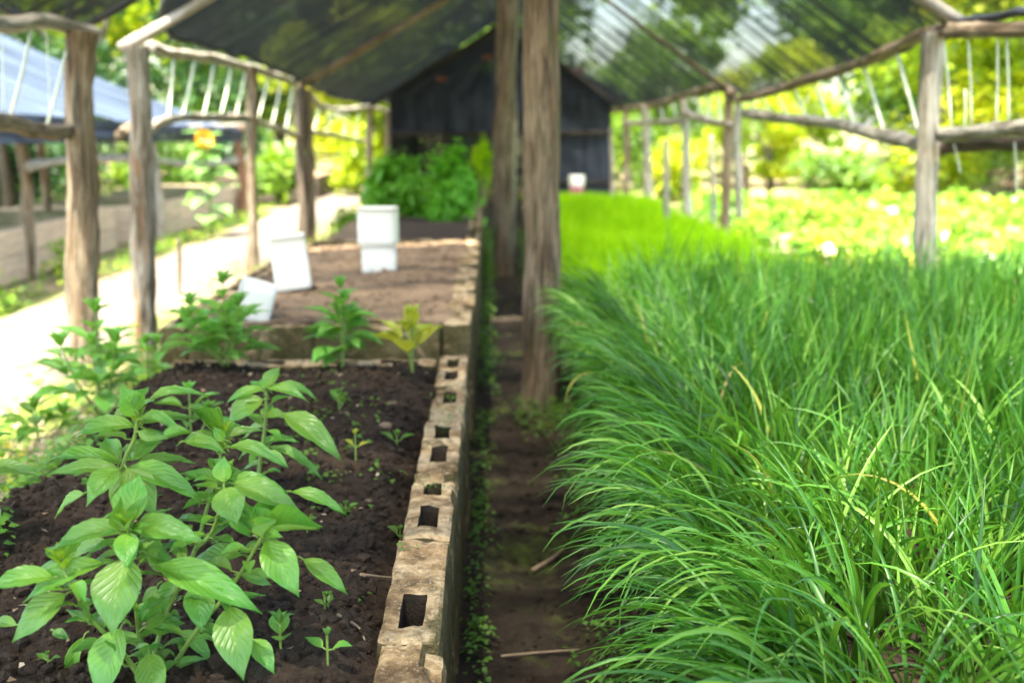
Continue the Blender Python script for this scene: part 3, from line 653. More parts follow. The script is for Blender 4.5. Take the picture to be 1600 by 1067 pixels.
lv = [  # R1 head
 (485, 110, 425, 5, 100, .05, -.01, 2), (492, 95, 530, 10, 55, .06, 0, 5), (490, 110, 440, 60, 45, .04, -.03, 0), (500, 90, 555, 55, 40, .03, -.03, 0),
 (530, 60, 740, 30, 56, .06, .03, 1), (480, 150, 245, 185, 74, .06, .0, 1), (500, 125, 660, 165, 60, .03, -.05, 1), (500, 140, 720, 120, 66, .07, .03, 0),
 (495, 120, 380, 130, 50, .08, .05, 1), (485, 105, 470, 30, 35, .06, .02, 2), (495, 170, 600, 190, 60, .02, -.03, 3),
 # second node
 (430, 285, 160, 265, 56, .07, .04, 1), (425, 300, 155, 320, 62, .04, 0, 0), (430, 290, 375, 190, 80, .08, .05, 2), (440, 270, 585, 200, 95, .06, .02, 0), (425, 305, 300, 440, 105, .03, -.06, 1),
 (455, 300, 740, 420, 100, .05, -.02, 1), (470, 300, 710, 275, 56, .08, .05, 1), (450, 300, 560, 480, 120, .03, -.03, 0), (440, 320, 420, 500, 90, .05, .0, 3), (300, 390, 190, 480, 70, .1, .03, 0),
 # R3 head facing the lens
 (455, 520, 150, 600, 100, -.07, -.03, 1), (455, 530, 450, 660, 90, -.1, -.05, 0), (460, 500, 500, 320, 130, -.05, .04, 2), (450, 510, 430, 400, 62, -.07, .0, 5), (470, 510, 530, 395, 62, -.07, .0, 2),
 (470, 515, 745, 560, 112, -.07, -.02, 1), (450, 620, 395, 905, 195, -.08, -.07, 0), (460, 520, 490, 440, 48, -.09, -.02, 2), (440, 525, 400, 480, 36, -.09, -.02, 2), (475, 525, 540, 500, 36, -.09, -.03, 0),
 (560, 650, 955, 820, 130, -.05, -.03, 1), (370, 640, 60, 785, 96, -.08, -.02, 1), (520, 600, 640, 650, 110, -.02, .02, 3), (500, 640, 620, 560, 90, .03, .06, 0),
 # lower
 (430, 870, 350, 1140, 165, -.07, -.05, 0), (530, 960, 570, 1150, 120, -.06, -.05, 0), (700, 720, 720, 895, 115, .0, -.04, 1), (820, 790, 870, 1065, 150, -.06, -.06, 0),
 (640, 880, 765, 1000, 70, .02, 0, 1), (900, 910, 985, 1040, 80, -.03, -.03, 1), (520, 870, 665, 850, 100, .02, .02, 0), (540, 1000, 640, 1080, 70, .03, 0, 3), (300, 900, 250, 1090, 60, .05, .0, 1),
 (560, 720, 500, 860, 90, .03, .0, 3), (640, 700, 560, 830, 90, .06, 0, 0), (640, 1030, 720, 1090, 60, .0, 0, 0), (380, 560, 230, 640, 80, .08, .03, 0), (500, 560, 590, 640, 90, .02, -.02, 4),
 (560, 950, 640, 1020, 60, .04, 0, 1), (700, 880, 790, 870, 50, .05, .02, 0),
 # left branch
 (235, 750, 35, 925, 130, -.1, -.03, 0), (190, 690, -70, 735, 90, -.1, -.02, 1), (235, 640, 100, 680, 80, -.08, .02, 3), (225, 640, 165, 580, 60, -.07, .03, 2), (240, 630, 290, 560, 70, -.06, .04, 5),
 (190, 880, 250, 912, 40, -.05, -.02, 0), (220, 700, 330, 600, 70, -.04, .05, 0), (60, 860, -40, 850, 50, -.05, .03, 0), (330, 840, 230, 800, 44, -.04, .02, 3),
 # R4 head
 (795, 195, 680, 85, 62, .08, .02, 5), (800, 185, 745, 95, 70, .09, .04, 5), (810, 195, 945, 160, 48, .08, .02, 1), (790, 200, 620, 215, 64, .07, .0, 1), (660, 205, 825, 252, 70, .04, -.02, 4), (820, 225, 1030, 292, 72, .06, -.01, 1),
 (800, 200, 870, 150, 46, .1, .03, 5), (795, 205, 760, 150, 40, .06, .0, 2),
 # R5 head
 (800, 350, 800, 255, 74, .0, .01, 2), (815, 345, 1040, 385, 66, .02, .0, 1), (830, 355, 1100, 470, 96, .0, -.02, 1), (800, 370, 850, 505, 125, -.01, -.04, 0), (790, 350, 640, 315, 62, .04, .03, 0), (800, 400, 905, 560, 100, .03, .02, 4),
 (1040, 385, 1248, 465, 60, .04, .0, 1), (790, 380, 700, 440, 60, .06, .02, 1), (810, 350, 870, 310, 44, .02, .02, 5),
 # R6 head, crinkled
 (940, 540, 890, 430, 85, -.05, .02, 5), (945, 530, 985, 400, 95, -.03, .03, 5), (950, 530, 1155, 510, 84, -.04, .0, 5), (950, 560, 1075, 770, 130, -.05, -.04, 1), (1080, 625, 1252, 755, 72, -.01, -.01, 1), (935, 545, 985, 480, 55, -.07, -.01, 5),
 (930, 560, 850, 600, 50, -.02, .03, 3), (860, 680, 975, 718, 56, .02, .02, 0), (860, 610, 665, 640, 100, .05, .03, 0), (945, 545, 1010, 545, 50, -.07, -.02, 2), (930, 550, 1020, 640, 70, .0, .03, 0)]
bigA = hand_plant('basil_plant', 'largest bushy basil plant with crinkled top leaves, in the left foreground', baseA, st, lv, A, YA)
# plant C, behind to the right
baseC = at_z(402, 775, .44)
stC = [(['base', (1030, 880, 2.35), (1045, 780, 2.35), (1055, 680, 2.35), (1055, 585, 2.35)], .005, .0028)]
lvC = [(1055, 575, 1112, 490, 62, 0, .03, 2), (1045, 580, 888, 632, 56, 0, -.02, 4), (1060, 575, 1240, 632, 62, 0, -.03, 4), (1045, 620, 888, 725, 112, -.02, -.02, 1), (1060, 570, 1030, 540, 40, 0, 0, 2), (1100, 560, 1268, 620, 44, .06, .02, 1),
 (1120, 680, 1372, 868, 108, -.04, -.06, 1), (1055, 680, 1150, 690, 50, 0, -.02, 1), (1050, 700, 1085, 640, 56, .04, .03, 2), (1060, 790, 1192, 785, 44, .0, 0, 1), (1070, 810, 1292, 935, 54, 0, -.03, 1), (1045, 720, 960, 780, 60, .05, .03, 0),
 (1045, 800, 940, 860, 50, .05, .02, 1), (1050, 830, 1150, 890, 46, -.03, -.03, 1), (1050, 590, 990, 545, 50, .03, .05, 0), (1040, 870, 960, 900, 40, 0, .02, 0)]
hand_plant('basil_plant', 'upright basil plant with one long drooping leaf, behind the largest basil', baseC, stC, lvC, B5, 2.35)

def basil(base, h, spread, seed, label, mat='basil_far', cat='basil plant', lw=.42, nlev=6, ll=.075, grp='basil plants in the near bed', nm='basil_plant', tops=1, drop=.35):
    r = random.Random(seed); base = np.array(base, float); t = thing(nm, label, cat, tuple(base), grp); L = []
    for s in range(tops):
        a = r.uniform(0, 6.28) if tops > 1 else 0; off = spread * (0 if s == 0 else r.uniform(.6, 1)); hh = h * (1 if s == 0 else r.uniform(.6, .95))
        tipp = base + np.array([math.cos(a) * off, math.sin(a) * off, hh]); mid = base + np.array([math.cos(a) * off * .6, math.sin(a) * off * .6, hh * .5])
        pts = spline([base, mid, tipp], 12); L.append(([base, mid, tipp], .005 * h / .4 + .001, .002)); ph = r.uniform(0, 3.14)
        for i in range(nlev):
            f = .25 + .75 * (i + 1) / nlev; c = pts[int(f * 11)]; ph += 1.57 + r.uniform(-.3, .3); sz = ll * (1.15 - .75 * f ** 3) * r.uniform(.85, 1.15)
            for q in range(2):
                az = ph + q * math.pi + r.uniform(-.25, .25); el = -drop + f * .9 + r.uniform(-.2, .2)
                d = np.array([math.cos(az) * math.cos(el), math.sin(az) * math.cos(el), math.sin(el)]); b = c + d * sz * .25
                put_leaf(t, b, b + d * sz, sz * lw * r.uniform(.9, 1.15), r.choice([0, 1, 1, 2, 4]), mat, (0, -.1, 1)); L.append(([c, c + d * sz * .15, b + d * .004], .0013, .001))
        for q in range(4):
            az = ph + q * 1.57; d = np.array([math.cos(az) * .5, math.sin(az) * .5, .85]); c = pts[-1]; put_leaf(t, c, c + d * ll * .45, ll * .22, 2, mat)
    stems(t, L, 'stem_far'); return t
P = lambda px, py, z: at_z(px, py, z)
def zs(p): return (p[0], p[1], float(zsoil1(np.array(p[0]), np.array(p[1]))) - .005)
basil(zs(P(355, 585, .44)), .27, .13, 5, 'wide basil plant in front of the lying white container', tops=5, nlev=7, ll=.11)
basil(zs(P(535, 580, .45)), .26, .07, 8, 'dense upright basil plant near the middle of the rear block wall', tops=4, nlev=7, ll=.105)
basil(zs(P(645, 592, .45)), .17, .03, 12, 'small yellowish basil plant in the rear corner by the block rim', mat='yellow_leaf', nlev=3, ll=.12, drop=.0, tops=2)
basil(P(160, 655, .3), .34, .12, 15, 'basil plant in front of the leftmost thick post', tops=4, nlev=6, ll=.13, lw=.36)
basil(P(235, 640, .3), .22, .1, 17, 'low loose basil plant left of the two-post gap, by the path', tops=2, nlev=5, ll=.09)
basil(at_z(-40, 870, .4), .3, .06, 22, 'basil plant cut off by the left edge of the view', mat='basil', tops=2, nlev=5, ll=.1)
basil(P(300, 700, .42), .14, .06, 25, 'low basil shoot behind the top of the largest basil', tops=2, nlev=3, ll=.08)
basil(P(60, 690, .3), .1, .1, 27, 'low broad-leaved weed with yellowing leaves by the leaf litter', mat='weed', tops=3, nlev=3, ll=.1, cat='weed', grp='seedlings in the soil', nm='weed_plant')
sd_ = [(556, 722, .07, 'bright yellow-green seedling between the tall basil and the block rim', 'yellow_leaf', .035), (530, 655, .05, 'grey-green seedling in the middle of the dark soil', 'weed', .04), (620, 690, .03, 'flat pale seedling against the block rim', 'weed', .045),
       (440, 1048, .06, 'two-leaved seedling on a bent stem beside the largest basil', 'basil', .05), (513, 1060, .05, 'small pale basil seedling at the bottom near the block rim', 'basil', .03), (508, 962, .035, 'feathery little seedling on the dark soil near the front hollow', 'weed', .02),
       (490, 745, .035, 'tiny seedling left of the bright yellow-green one', 'weed', .025), (540, 785, .03, 'low seedling cluster behind the broken rim block', 'weed', .03), (625, 812, .03, 'seedling pressed against the rim at the soil-filled hollow', 'weed', .03),
       (590, 730, .03, 'pale tiny seedling right of the bright yellow-green one', 'weed', .022), (75, 1030, .02, 'flat green seedling at the lower left corner', 'weed', .018), (480, 830, .02, 'faint small sprout right of the crinkled basil top', 'weed', .02)]
for i, (px, py, h, lab, mt, ll) in enumerate(sd_):
    b = zs(at_z(px, py, .43)); basil(b, h, .02, 40 + i, lab, mat=mt, cat='seedling', lw=.6, nlev=2, ll=ll, grp='seedlings in the soil', nm='seedling', tops=2 if i in (7, 1, 5) else 1, drop=.1)
# twigs and pebbles
def twig(px, py, px2, py2, z, label, r=.0025):
    a = at_z(px, py, z); b = at_z(px2, py2, z); m_ = (a + b) / 2 + np.array([.01, .012, .008])
    for q in (a, b, m_): q[2] = (float(zsoil1(np.array(q[0]), np.array(q[1]))) if z > .3 else float(zaisle(np.array(q[0]), np.array(q[1])))) + .008
    V, Fc, uv, bk = tube([a, m_, b], r, r * .5, 6, 12, .5, 3, .01); o = obj('twig', V, Fc, M['twig'], uv=uv, bk=bk); tag(o, label, 'twig', 'twigs on the ground')
twig(524, 985, 568, 1010, .43, 'pale twig on the dark soil beside the front block')
twig(560, 900, 612, 880, .43, 'thin dry root touching the block rim')
twig(830, 886, 880, 862, .03, 'thick pale twig lying in the middle of the aisle', .006)
twig(780, 1022, 905, 1012, .03, 'long thin twig across the aisle at the bottom', .003)
def pebble(px, py, s, z, label, mt='stone'):
    c = at_z(px, py, z); c[2] = float(zsoil1(np.array(c[0]), np.array(c[1]))) + s * .25
    r = np.random.default_rng(int(px)); bm = bmesh.new(); bmesh.ops.create_icosphere(bm, subdivisions=2, radius=s); V = np.array([v.co[:] for v in bm.verts]); Fc = np.array([[v.index for v in f.verts] for f in bm.faces]); bm.free()
    V = V * [1.2, .9, .75] * (1 + .35 * fbm(V[:, 0:1] / s * 1.3 + px, V[:, 1:2] / s + V[:, 2:3] / s, 2)) + c
    tag(obj('stone', V, Fc, M[mt]), label, 'stone', 'stones on the soil')
pebble(602, 668, .016, .44, 'pale flat clod beside the third rim hollow'); pebble(612, 640, .014, .44, 'small brown stone behind the two tan ones')
pebble(627, 1052, .012, .43, 'small stone beside the mossy end of the rim'); pebble(575, 770, .01, .43, 'tiny stone on the soil in front of the seedlings')

# ================================================================ SHADE HOUSE
H = thing('shade_house', 'rough pole shade house with black net roof over the garden beds', 'shade house', (0, 8, 0))
XL, XRr = -1.95, 2.0
def post(px_t, py_t, px_b, py_b, Y, r0, r1, mat, seed, parent=H, name='post', rough=.5, lab=None, m=34):
    a = at_y(px_b, py_b, Y); b = at_y(px_t, py_t, Y); a2 = a + (a - b) * .06; mid = (a + b) / 2 + np.array([rd.uniform(-.012, .012), 0, 0])
    o = log(name, [a2, mid, b], r0, r1, M[mat], parent, 18, m * 2, rough * .75, seed, .016)
    if lab: o['label'] = lab
    return o
post(128, 48, 135, 600, 5.5, .07, .066, 'bark_grey', 1, lab='thick grey-brown post at far left'); post(214, 72, 226, 560, 6.08, .06, .056, 'bark_peel', 2, lab='thick post with peeling orange-brown bark')
post(393, 105, 393, 432, 9.5, .045, .042, 'bark_grey', 3); post(467, 138, 476, 388, 11.9, .055, .05, 'bark_dark', 4); post(481, 140, 487, 386, 12.0, .045, .04, 'bark_grey', 5); post(577, 168, 577, 322, 18.0, .06, .05, 'bark_grey', 6)
post(606, 178, 606, 318, 19.0, .04, .04, 'bark_grey', 16)
# post hidden behind the camera's left, outside the view
log('post', [(-1.95, 2.6, 0), (-1.96, 2.6, .8), (-1.93, 2.6, 1.6)], .06, .055, M['bark_grey'], H, seed=77); log('post', [(2.05, 2.2, 0), (2.04, 2.2, .8), (2.0, 2.2, 1.58)], .05, .045, M['bark_grey'], H, seed=78)
# centre row: thick trunk posts carrying the ridge
c1 = at_y(842, 648, 4.81); log('post', [c1 - [0, 0, .15], c1 + [.005, 0, 1.2], (c1[0] + .0, c1[1], 2.8)], .079, .071, M['bark_center'], H, 22, 90, .16, 12, .012)['label'] = 'thickest brown bark post in the middle of the aisle'
c2 = at_y(789, 432, 9.3); log('post', [c2 - [0, 0, .15], c2 + [0, 0, 1.3], (c2[0] + .02, c2[1], 2.8)], .085, .075, M['bark_center'], H, 14, 50, .2, 14, .02)
log('post', [c2 + [.065, 1.5, -.1], c2 + [.085, 1.5, 1.3], (c2[0] + .09, c2[1] + 1.5, 2.8)], .05, .05, M['bark_pale'], H, seed=15)
log('post', [(.15, 14.4, 0), (.14, 14.4, 2.8)], .07, .06, M['bark_center'], H, seed=19)
# right row
post(1457, 50, 1443, 420, 5.25, .047, .045, 'bark_pale', 7, lab='pale knobbly post standing behind the chives at right')
for o_ in ((1137, 142, 1132, 380, 9.8, .038, 'bark_grey'), (1070, 155, 1073, 345, 11.9, .042, 'bark_pale'), (1010, 165, 1010, 335, 14.8, .055, 'bark_pale'), (978, 170, 978, 325, 17.2, .045, 'bark_grey'), (1152, 150, 1156, 330, 9.4, .03, 'bark_pale')):
    post(*o_[:5], o_[5], o_[5] * .9, o_[6], int(o_[0]))
# eave and middle rails, bent as in the photo
def rail(pts, X, r0, r1, mat, seed, parent=H, name='rail', m=26, rough=.45): return log(name, [at_x(px, py, X) for px, py in pts], r0, r1, M[mat], parent, 12, m, rough, seed, .02)
rail([(-260, -10), (0, 35), (55, 32), (95, 38), (125, 48), (150, 52)], XL, .032, .036, 'bark_pale', 20, m=40); rail([(235, 74), (270, 84), (320, 90), (390, 106), (463, 130)], XL, .036, .03, 'bark_pale', 21)
rail([(470, 138), (505, 166), (540, 172), (577, 168), (610, 176)], XL, .03, .035, 'bark_pale', 22)
rail([(-300, 190), (0, 193), (50, 204), (105, 206)], XL, .04, .036, 'bark_grey', 23); rail([(236, 202), (268, 186), (320, 183), (392, 184)], XL, .03, .026, 'bark_pale', 24); rail([(392, 186), (430, 200), (470, 214)], XL, .022, .026, 'bark_pale', 25)
rail([(470, 204), (520, 212), (577, 222)], XL, .03, .03, 'bark_pale', 26); rail([(185, 212), (205, 198), (226, 200)], XL, .03, .03, 'bark_grey', 27)
rail([(1760, 40), (1600, 45), (1520, 48), (1462, 50)], XRr, .03, .03, 'bark_grey', 28); rail([(1470, 46), (1420, 62), (1350, 98), (1250, 130), (1180, 152), (1140, 156)], XRr, .028, .03, 'bark_grey', 29, m=34)
rail([(1150, 146), (1120, 135), (1070, 150), (1010, 166), (955, 174)], XRr, .028, .04, 'bark_grey', 30)
rail([(1450, 226), (1400, 218), (1330, 200), (1280, 190), (1230, 186), (1165, 178)], XRr, .03, .036, 'bark_pale', 31, m=34); rail([(1760, 190), (1600, 198), (1530, 208), (1470, 212)], XRr, .032, .03, 'bark_pale', 32); rail([(1740, 222), (1600, 226), (1530, 226), (1465, 232)], XRr + .06, .03, .03, 'bark_dark', 33)
rail([(1150, 196), (1110, 190), (1070, 176)], XRr, .03, .04, 'bark_pale', 34); rail([(1070, 190), (1010, 192), (975, 195)], XRr, .03, .04, 'bark_pale', 35)
# rafters
RX, RZ = .14, 2.82
def rafter(p, seed, r=.034, mat='bark_grey'): log('rafter', [p, (np.array(p) + [RX, p[1], RZ]) / 2 + [0, 0, -.01], (RX, p[1], RZ)], r, r * .9, M[mat], H, 12, 26, .35, seed, .02)
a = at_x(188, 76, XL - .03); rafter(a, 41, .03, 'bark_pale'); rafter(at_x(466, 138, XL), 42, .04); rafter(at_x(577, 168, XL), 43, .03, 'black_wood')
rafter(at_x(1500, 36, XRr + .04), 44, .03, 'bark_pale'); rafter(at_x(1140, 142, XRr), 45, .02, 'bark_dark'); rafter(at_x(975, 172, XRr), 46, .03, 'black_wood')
log('ridge_pole', [(RX, 1, RZ), (RX, 9, RZ + .02), (RX, 19, RZ)], .05, .045, M['bark_dark'], H, 10, 40, .3, 50, .02)
# cords between rails
def cord(x, ty, bx, by, X, r=.008): 
    a, b = at_x(x, ty, X), at_x(bx, by, X); V, Fc, uv, bk = tube([a, (a + b) / 2 + [.004, 0, -.004], b], r, r, 5, 5); obj('cord', V, Fc, M['cord'], H, uv=uv, bk=bk)
for q in ((50, 42, 14, 190), (108, 60, 72, 200), (2, 40, 6, 190), (72, 45, 78, 195)): cord(*q, XL, .007 if q[0] in (50, 108) else .003)
for i, q in enumerate(((272, 88, 262, 190), (305, 92, 285, 184), (335, 98, 318, 182), (362, 102, 345, 182), (385, 108, 368, 182), (420, 120, 402, 190), (440, 126, 425, 196), (458, 134, 446, 204), (500, 160, 490, 206), (520, 170, 510, 210), (545, 172, 535, 214), (562, 170, 555, 218))): cord(*q, XL, .009)
for q in ((1400, 82, 1438, 218), (1350, 104, 1382, 212), (1310, 118, 1335, 202), (1270, 130, 1298, 194), (1240, 138, 1262, 188), (1212, 146, 1232, 186), (1190, 152, 1208, 184), (1172, 156, 1182, 180)): cord(*q, XRr, .008)
for q in ((1120, 140, 1126, 192), (1105, 142, 1108, 188), (1090, 147, 1092, 184), (1050, 156, 1056, 182), (1030, 162, 1036, 186)): cord(*q, XRr, .01)
for q in ((1474, 56, 1487, 205), (1512, 54, 1518, 205), (1572, 52, 1576, 200), (1558, 52, 1556, 205), (1508, 140, 1506, 205), (1585, 222, 1588, 300), (1490, 225, 1500, 270)): cord(*q, XRr, .004)
# net roofs
eL = lambda y: np.interp(y, [0, 5.5, 7, 9.5, 11.9, 14, 18.2], [1.66, 1.68, 1.66, 1.68, 1.6, 1.5, 1.5])
eR = lambda y: np.interp(y, [0, 4, 5.3, 6.2, 8, 9.2, 9.8, 14.8, 18], [1.58, 1.6, 1.62, 1.55, 1.5, 1.44, 1.5, 1.5, 1.48])
def net(name, side, y0, y1, v0, mat, seed, label=None, hem=True, rib=.045):
    ny, nv = int((y1 - y0) * 26), 40; ys = np.linspace(y0, y1, ny); vs = np.linspace(0, 1, nv); Y, Vv = np.meshgrid(ys, vs, indexing='ij')
    X0, e = (XL, eL) if side < 0 else (XRr, eR); st = v0(Y); W_ = st + (1 - st) * Vv
    X = X0 + (RX - X0) * W_; Z = e(Y) + (RZ + .04 - e(Y)) * W_
    Z = Z + .015 + .06 * np.sin(np.pi * np.clip(W_, 0, 1) * .5) - .02 * np.sin(np.pi * W_) * (1 - .6 * np.abs(np.sin((Y - 1) * .55))) + rib * fbm(Y * 5.5 + W_ * .8, W_ * 1.2, 3, seed) * (1 - W_ * .3) + .03 * (1 - W_)
    V = np.stack([X, Y, Z], 2).reshape(-1, 3); o = obj(name, V, grid(nv, ny), M[mat], H, uv=np.stack([Y, W_ * 2.4], 2).reshape(-1, 2))
    if label: o['label'] = label
    if hem:
        P_ = V.reshape(ny, nv, 3)[::4, 0]; V2, F2, uv2, bk2 = tube(list(P_), .016, .016, 6, len(P_), .6, seed); obj('hem', V2, F2, M['hem'], o, uv=uv2, bk=bk2)
        for e_ in (0, -1): P_ = V.reshape(ny, nv, 3)[e_]; V2, F2, uv2, bk2 = tube(list(P_[::3]), .014, .014, 6, 30, .6, seed); obj('hem', V2, F2, M['hem'], o, uv=uv2, bk=bk2)
    return o
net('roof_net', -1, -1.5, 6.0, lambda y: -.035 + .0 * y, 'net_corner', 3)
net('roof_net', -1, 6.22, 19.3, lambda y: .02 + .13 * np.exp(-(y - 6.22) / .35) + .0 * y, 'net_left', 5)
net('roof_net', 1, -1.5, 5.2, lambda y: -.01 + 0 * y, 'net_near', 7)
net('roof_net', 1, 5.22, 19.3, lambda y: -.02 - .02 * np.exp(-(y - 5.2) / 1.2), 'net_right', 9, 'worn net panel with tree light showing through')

# ---------------------------------------------------------------- netted shed at the far end
S = thing('net_shed', 'dark net-walled shed with gabled roof at the end of the aisle', 'shed', (.15, 21, 0))
x0, x1, ya, yb, ez, rz = -1.62, 1.95, 19.2, 25.0, 1.75, 2.75; xc = .16
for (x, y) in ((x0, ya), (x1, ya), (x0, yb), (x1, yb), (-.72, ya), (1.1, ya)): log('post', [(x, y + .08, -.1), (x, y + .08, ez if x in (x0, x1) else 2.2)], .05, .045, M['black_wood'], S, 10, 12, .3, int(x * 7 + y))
for z in (1.1,): log('rail', [(x0, ya - .07, z), (x1, ya - .07, z + .02)], .04, .04, M['black_wood'], S, 8, 20, .3, 3)
log('rail', [(x0, ya - .07, .3), (x1, ya - .07, .33)], .03, .03, M['black_wood'], S, 8, 20, .3, 6)
for sx in (x0 - .3, x1 + .3):
    log('rafter', [(sx, ya - .1, ez - .12), (xc, ya - .1, rz)], .04, .04, M['hem'], S, 8, 12, .3, 5)
def sheet(name, P4, mat, parent, n=14, amp=.03, seed=1):
    P4 = np.array(P4, float); u, v = np.meshgrid(np.linspace(0, 1, n), np.linspace(0, 1, n)); u = u[..., None]; v = v[..., None]
    V = (P4[0] * (1 - u) + P4[1] * u) * (1 - v) + (P4[3] * (1 - u) + P4[2] * u) * v
    nn = np.cross(P4[1] - P4[0], P4[3] - P4[0]); nn /= np.linalg.norm(nn); V = V + nn * amp * fbm(u * 5 + seed, v * 3, 3, seed)
    return obj(name, V.reshape(-1, 3), grid(n, n), M[mat], parent, uv=np.concatenate([u * 4, v * 2], 2).reshape(-1, 2))
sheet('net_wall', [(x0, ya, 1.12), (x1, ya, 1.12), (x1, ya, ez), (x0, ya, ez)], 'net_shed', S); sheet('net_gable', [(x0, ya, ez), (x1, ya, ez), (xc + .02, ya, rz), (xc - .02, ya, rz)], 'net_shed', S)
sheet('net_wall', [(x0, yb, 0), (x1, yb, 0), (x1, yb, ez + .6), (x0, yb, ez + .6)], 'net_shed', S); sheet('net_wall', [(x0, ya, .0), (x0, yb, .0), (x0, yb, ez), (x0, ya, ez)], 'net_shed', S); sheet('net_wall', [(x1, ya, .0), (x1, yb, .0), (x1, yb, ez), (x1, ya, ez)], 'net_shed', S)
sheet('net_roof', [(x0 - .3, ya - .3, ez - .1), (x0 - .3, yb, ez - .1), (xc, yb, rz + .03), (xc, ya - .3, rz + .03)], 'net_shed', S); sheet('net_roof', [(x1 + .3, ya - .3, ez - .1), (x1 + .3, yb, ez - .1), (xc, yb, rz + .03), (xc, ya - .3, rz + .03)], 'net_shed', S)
sheet('net_wall', [(1.05, ya - .02, .05), (x1, ya - .02, .05), (x1, ya - .02, 1.1), (1.05, ya - .02, 1.1)], 'net_shed', S)
for (px, py) in ((690, 124), (762, 90), (905, 110)):
    c = at_y(px, py, 18.9); b = bmesh.new(); bmesh.ops.create_cube(b, size=1); bmesh.ops.bevel(b, geom=b.edges[:], offset=.1, segments=1, affect='EDGES'); V = np.array([v.co[:] for v in b.verts]) * [.17, .3, .06]; me = bpy.data.meshes.new('roof_tile'); b.to_mesh(me); b.free()
    me.vertices.foreach_set('co', (V + c - ORG[S.name]).ravel().astype(np.float32)); me.materials.append(M['tile']); o = bpy.data.objects.new('roof_tile', me); C.objects.link(o); o.parent = S

# ---------------------------------------------------------------- neighbouring shade house, left of the path
G = thing('shade_house', 'neighbouring shade house with sunlit blue-grey net roof left of the path', 'shade house', (-4.8, 11, 0))
XN = -3.55
def npost(px, pyt, Y, r, mat, seed):
    x = at_y(px, 300, Y)[0]; zt = at_y(px, pyt, Y)[2]; log('post', [(x, Y, -.1), (x + .02, Y, zt * .5), (x - .01, Y, zt)], r, r * .9, M[mat], G, 10, 18, .4, seed)
npost(38, 205, 9.4, .05, 'bark_grey', 1); npost(68, 215, 11.5, .04, 'bark_grey', 2); npost(243, 205, 12.3, .055, 'bark_pale', 3); npost(377, 195, 16.4, .075, 'bark_orange', 4); npost(8, 220, 13.5, .07, 'bark_grey', 5); npost(437, 225, 19, .06, 'bark_pale', 6)
for pts, sd in (([(42, 262), (75, 255), (110, 250), (215, 247)], 3), ([(238, 250), (300, 258), (385, 250)], 5), ([(-60, 215), (40, 205), (110, 206), (240, 203), (380, 197)], 7)):
    log('rail', [at_x(px, py, XN) for px, py in pts], .035, .04, M['bark_pale'], G, 10, 24, .4, sd)
ny, nv = 120, 24; ys = np.linspace(5, 16.3, ny); vs = np.linspace(0, 1, nv); Y, Vv = np.meshgrid(ys, vs, indexing='ij')
X = XN + .1 - 3.7 * Vv; Z = 1.36 - .018 * (Y - 5) + .05 * vnoise(Y, Y * 0) + 1.58 * Vv - .1 * np.sin(np.pi * Vv) + .075 * fbm(Y * 2.6 + Vv * 1.5, Vv * 1.1, 4)
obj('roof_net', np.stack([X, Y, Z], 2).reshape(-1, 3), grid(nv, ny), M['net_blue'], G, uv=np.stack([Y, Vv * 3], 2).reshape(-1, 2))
sheet('valance_shade_band', [(XN + .11, 5, 1.37), (XN + .11, 16.3, 1.17), (XN + .11, 16.3, 1.02), (XN + .11, 5, 1.12)], 'net_shed', G, 30, .05)  # dark band under the eave; its colour carries the net's shaded underside
for i, px in enumerate((140, 150, 160, 170, 178)): 
    a, b = at_x(px + 3, 212, XN), at_x(px, 246, XN); V, Fc, uv, bk = tube([a, b], .006, .006, 5, 4); obj('cord', V, Fc, M['cord'], G, uv=uv, bk=bk)
# neighbour beds: tan board sides
def box_bed(x0, x1, y0, y1, h, label, sc_=.03, mat='board'):
    t = thing('raised_bed', label, 'raised bed', ((x0 + x1) / 2, (y0 + y1) / 2, 0), 'raised garden beds')
    def bar(a, b, name='board'):
        a = np.array(a, float); b = np.array(b, float); bm = bmesh.new(); bmesh.ops.create_cube(bm, size=1); bmesh.ops.bevel(bm, geom=bm.edges[:], offset=.06, segments=1, affect='EDGES')
        me = bpy.data.meshes.new(name); bm.to_mesh(me); bm.free(); me.materials.append(M[mat]); o = bpy.data.objects.new(name, me); C.objects.link(o); o.parent = t; o.location = (a + b) / 2 - ORG[t.name]; o.scale = np.abs(b - a)
    n = max(1, int((y1 - y0) / 1.3)); 
    for k in range(n):
        ya_ = y0 + (y1 - y0) * k / n; yb_ = y0 + (y1 - y0) * (k + 1) / n - .006
        for z in range(2): bar((x1 - sc_, ya_ + .1 * z, z * h / 2 + .005), (x1, yb_ + .1 * z * (k < n - 1), (z + 1) * h / 2 - .002))
    for z in range(2): bar((x0, y0 - sc_ - .004, z * h / 2 + .005), (x1, y0 - .004, (z + 1) * h / 2 - .002)); bar((x0, y1 + .004, z * h / 2 + .005), (x1, y1 + sc_ + .004, (z + 1) * h / 2 - .002))
    soil('soil', x0, x1 - sc_, y0, y1, lambda X, Y: h - .03 + .04 * fbm(X * 2, Y * 2, 3), M['soil_brown'] if mat != 'board' else M['earth'], t, .1); return t
box_bed(-5.2, -3.75, 7.2, 11.6, .42, 'tan boarded raised bed left of the path under the blue-grey net'); box_bed(-5.0, -3.6, 12.2, 16.8, .4, 'further tan boarded raised bed behind the sunflower')
box_bed(-4.6, -2.9, 19.5, 24, .4, 'farthest earthy raised bed where the path ends', mat='planter')

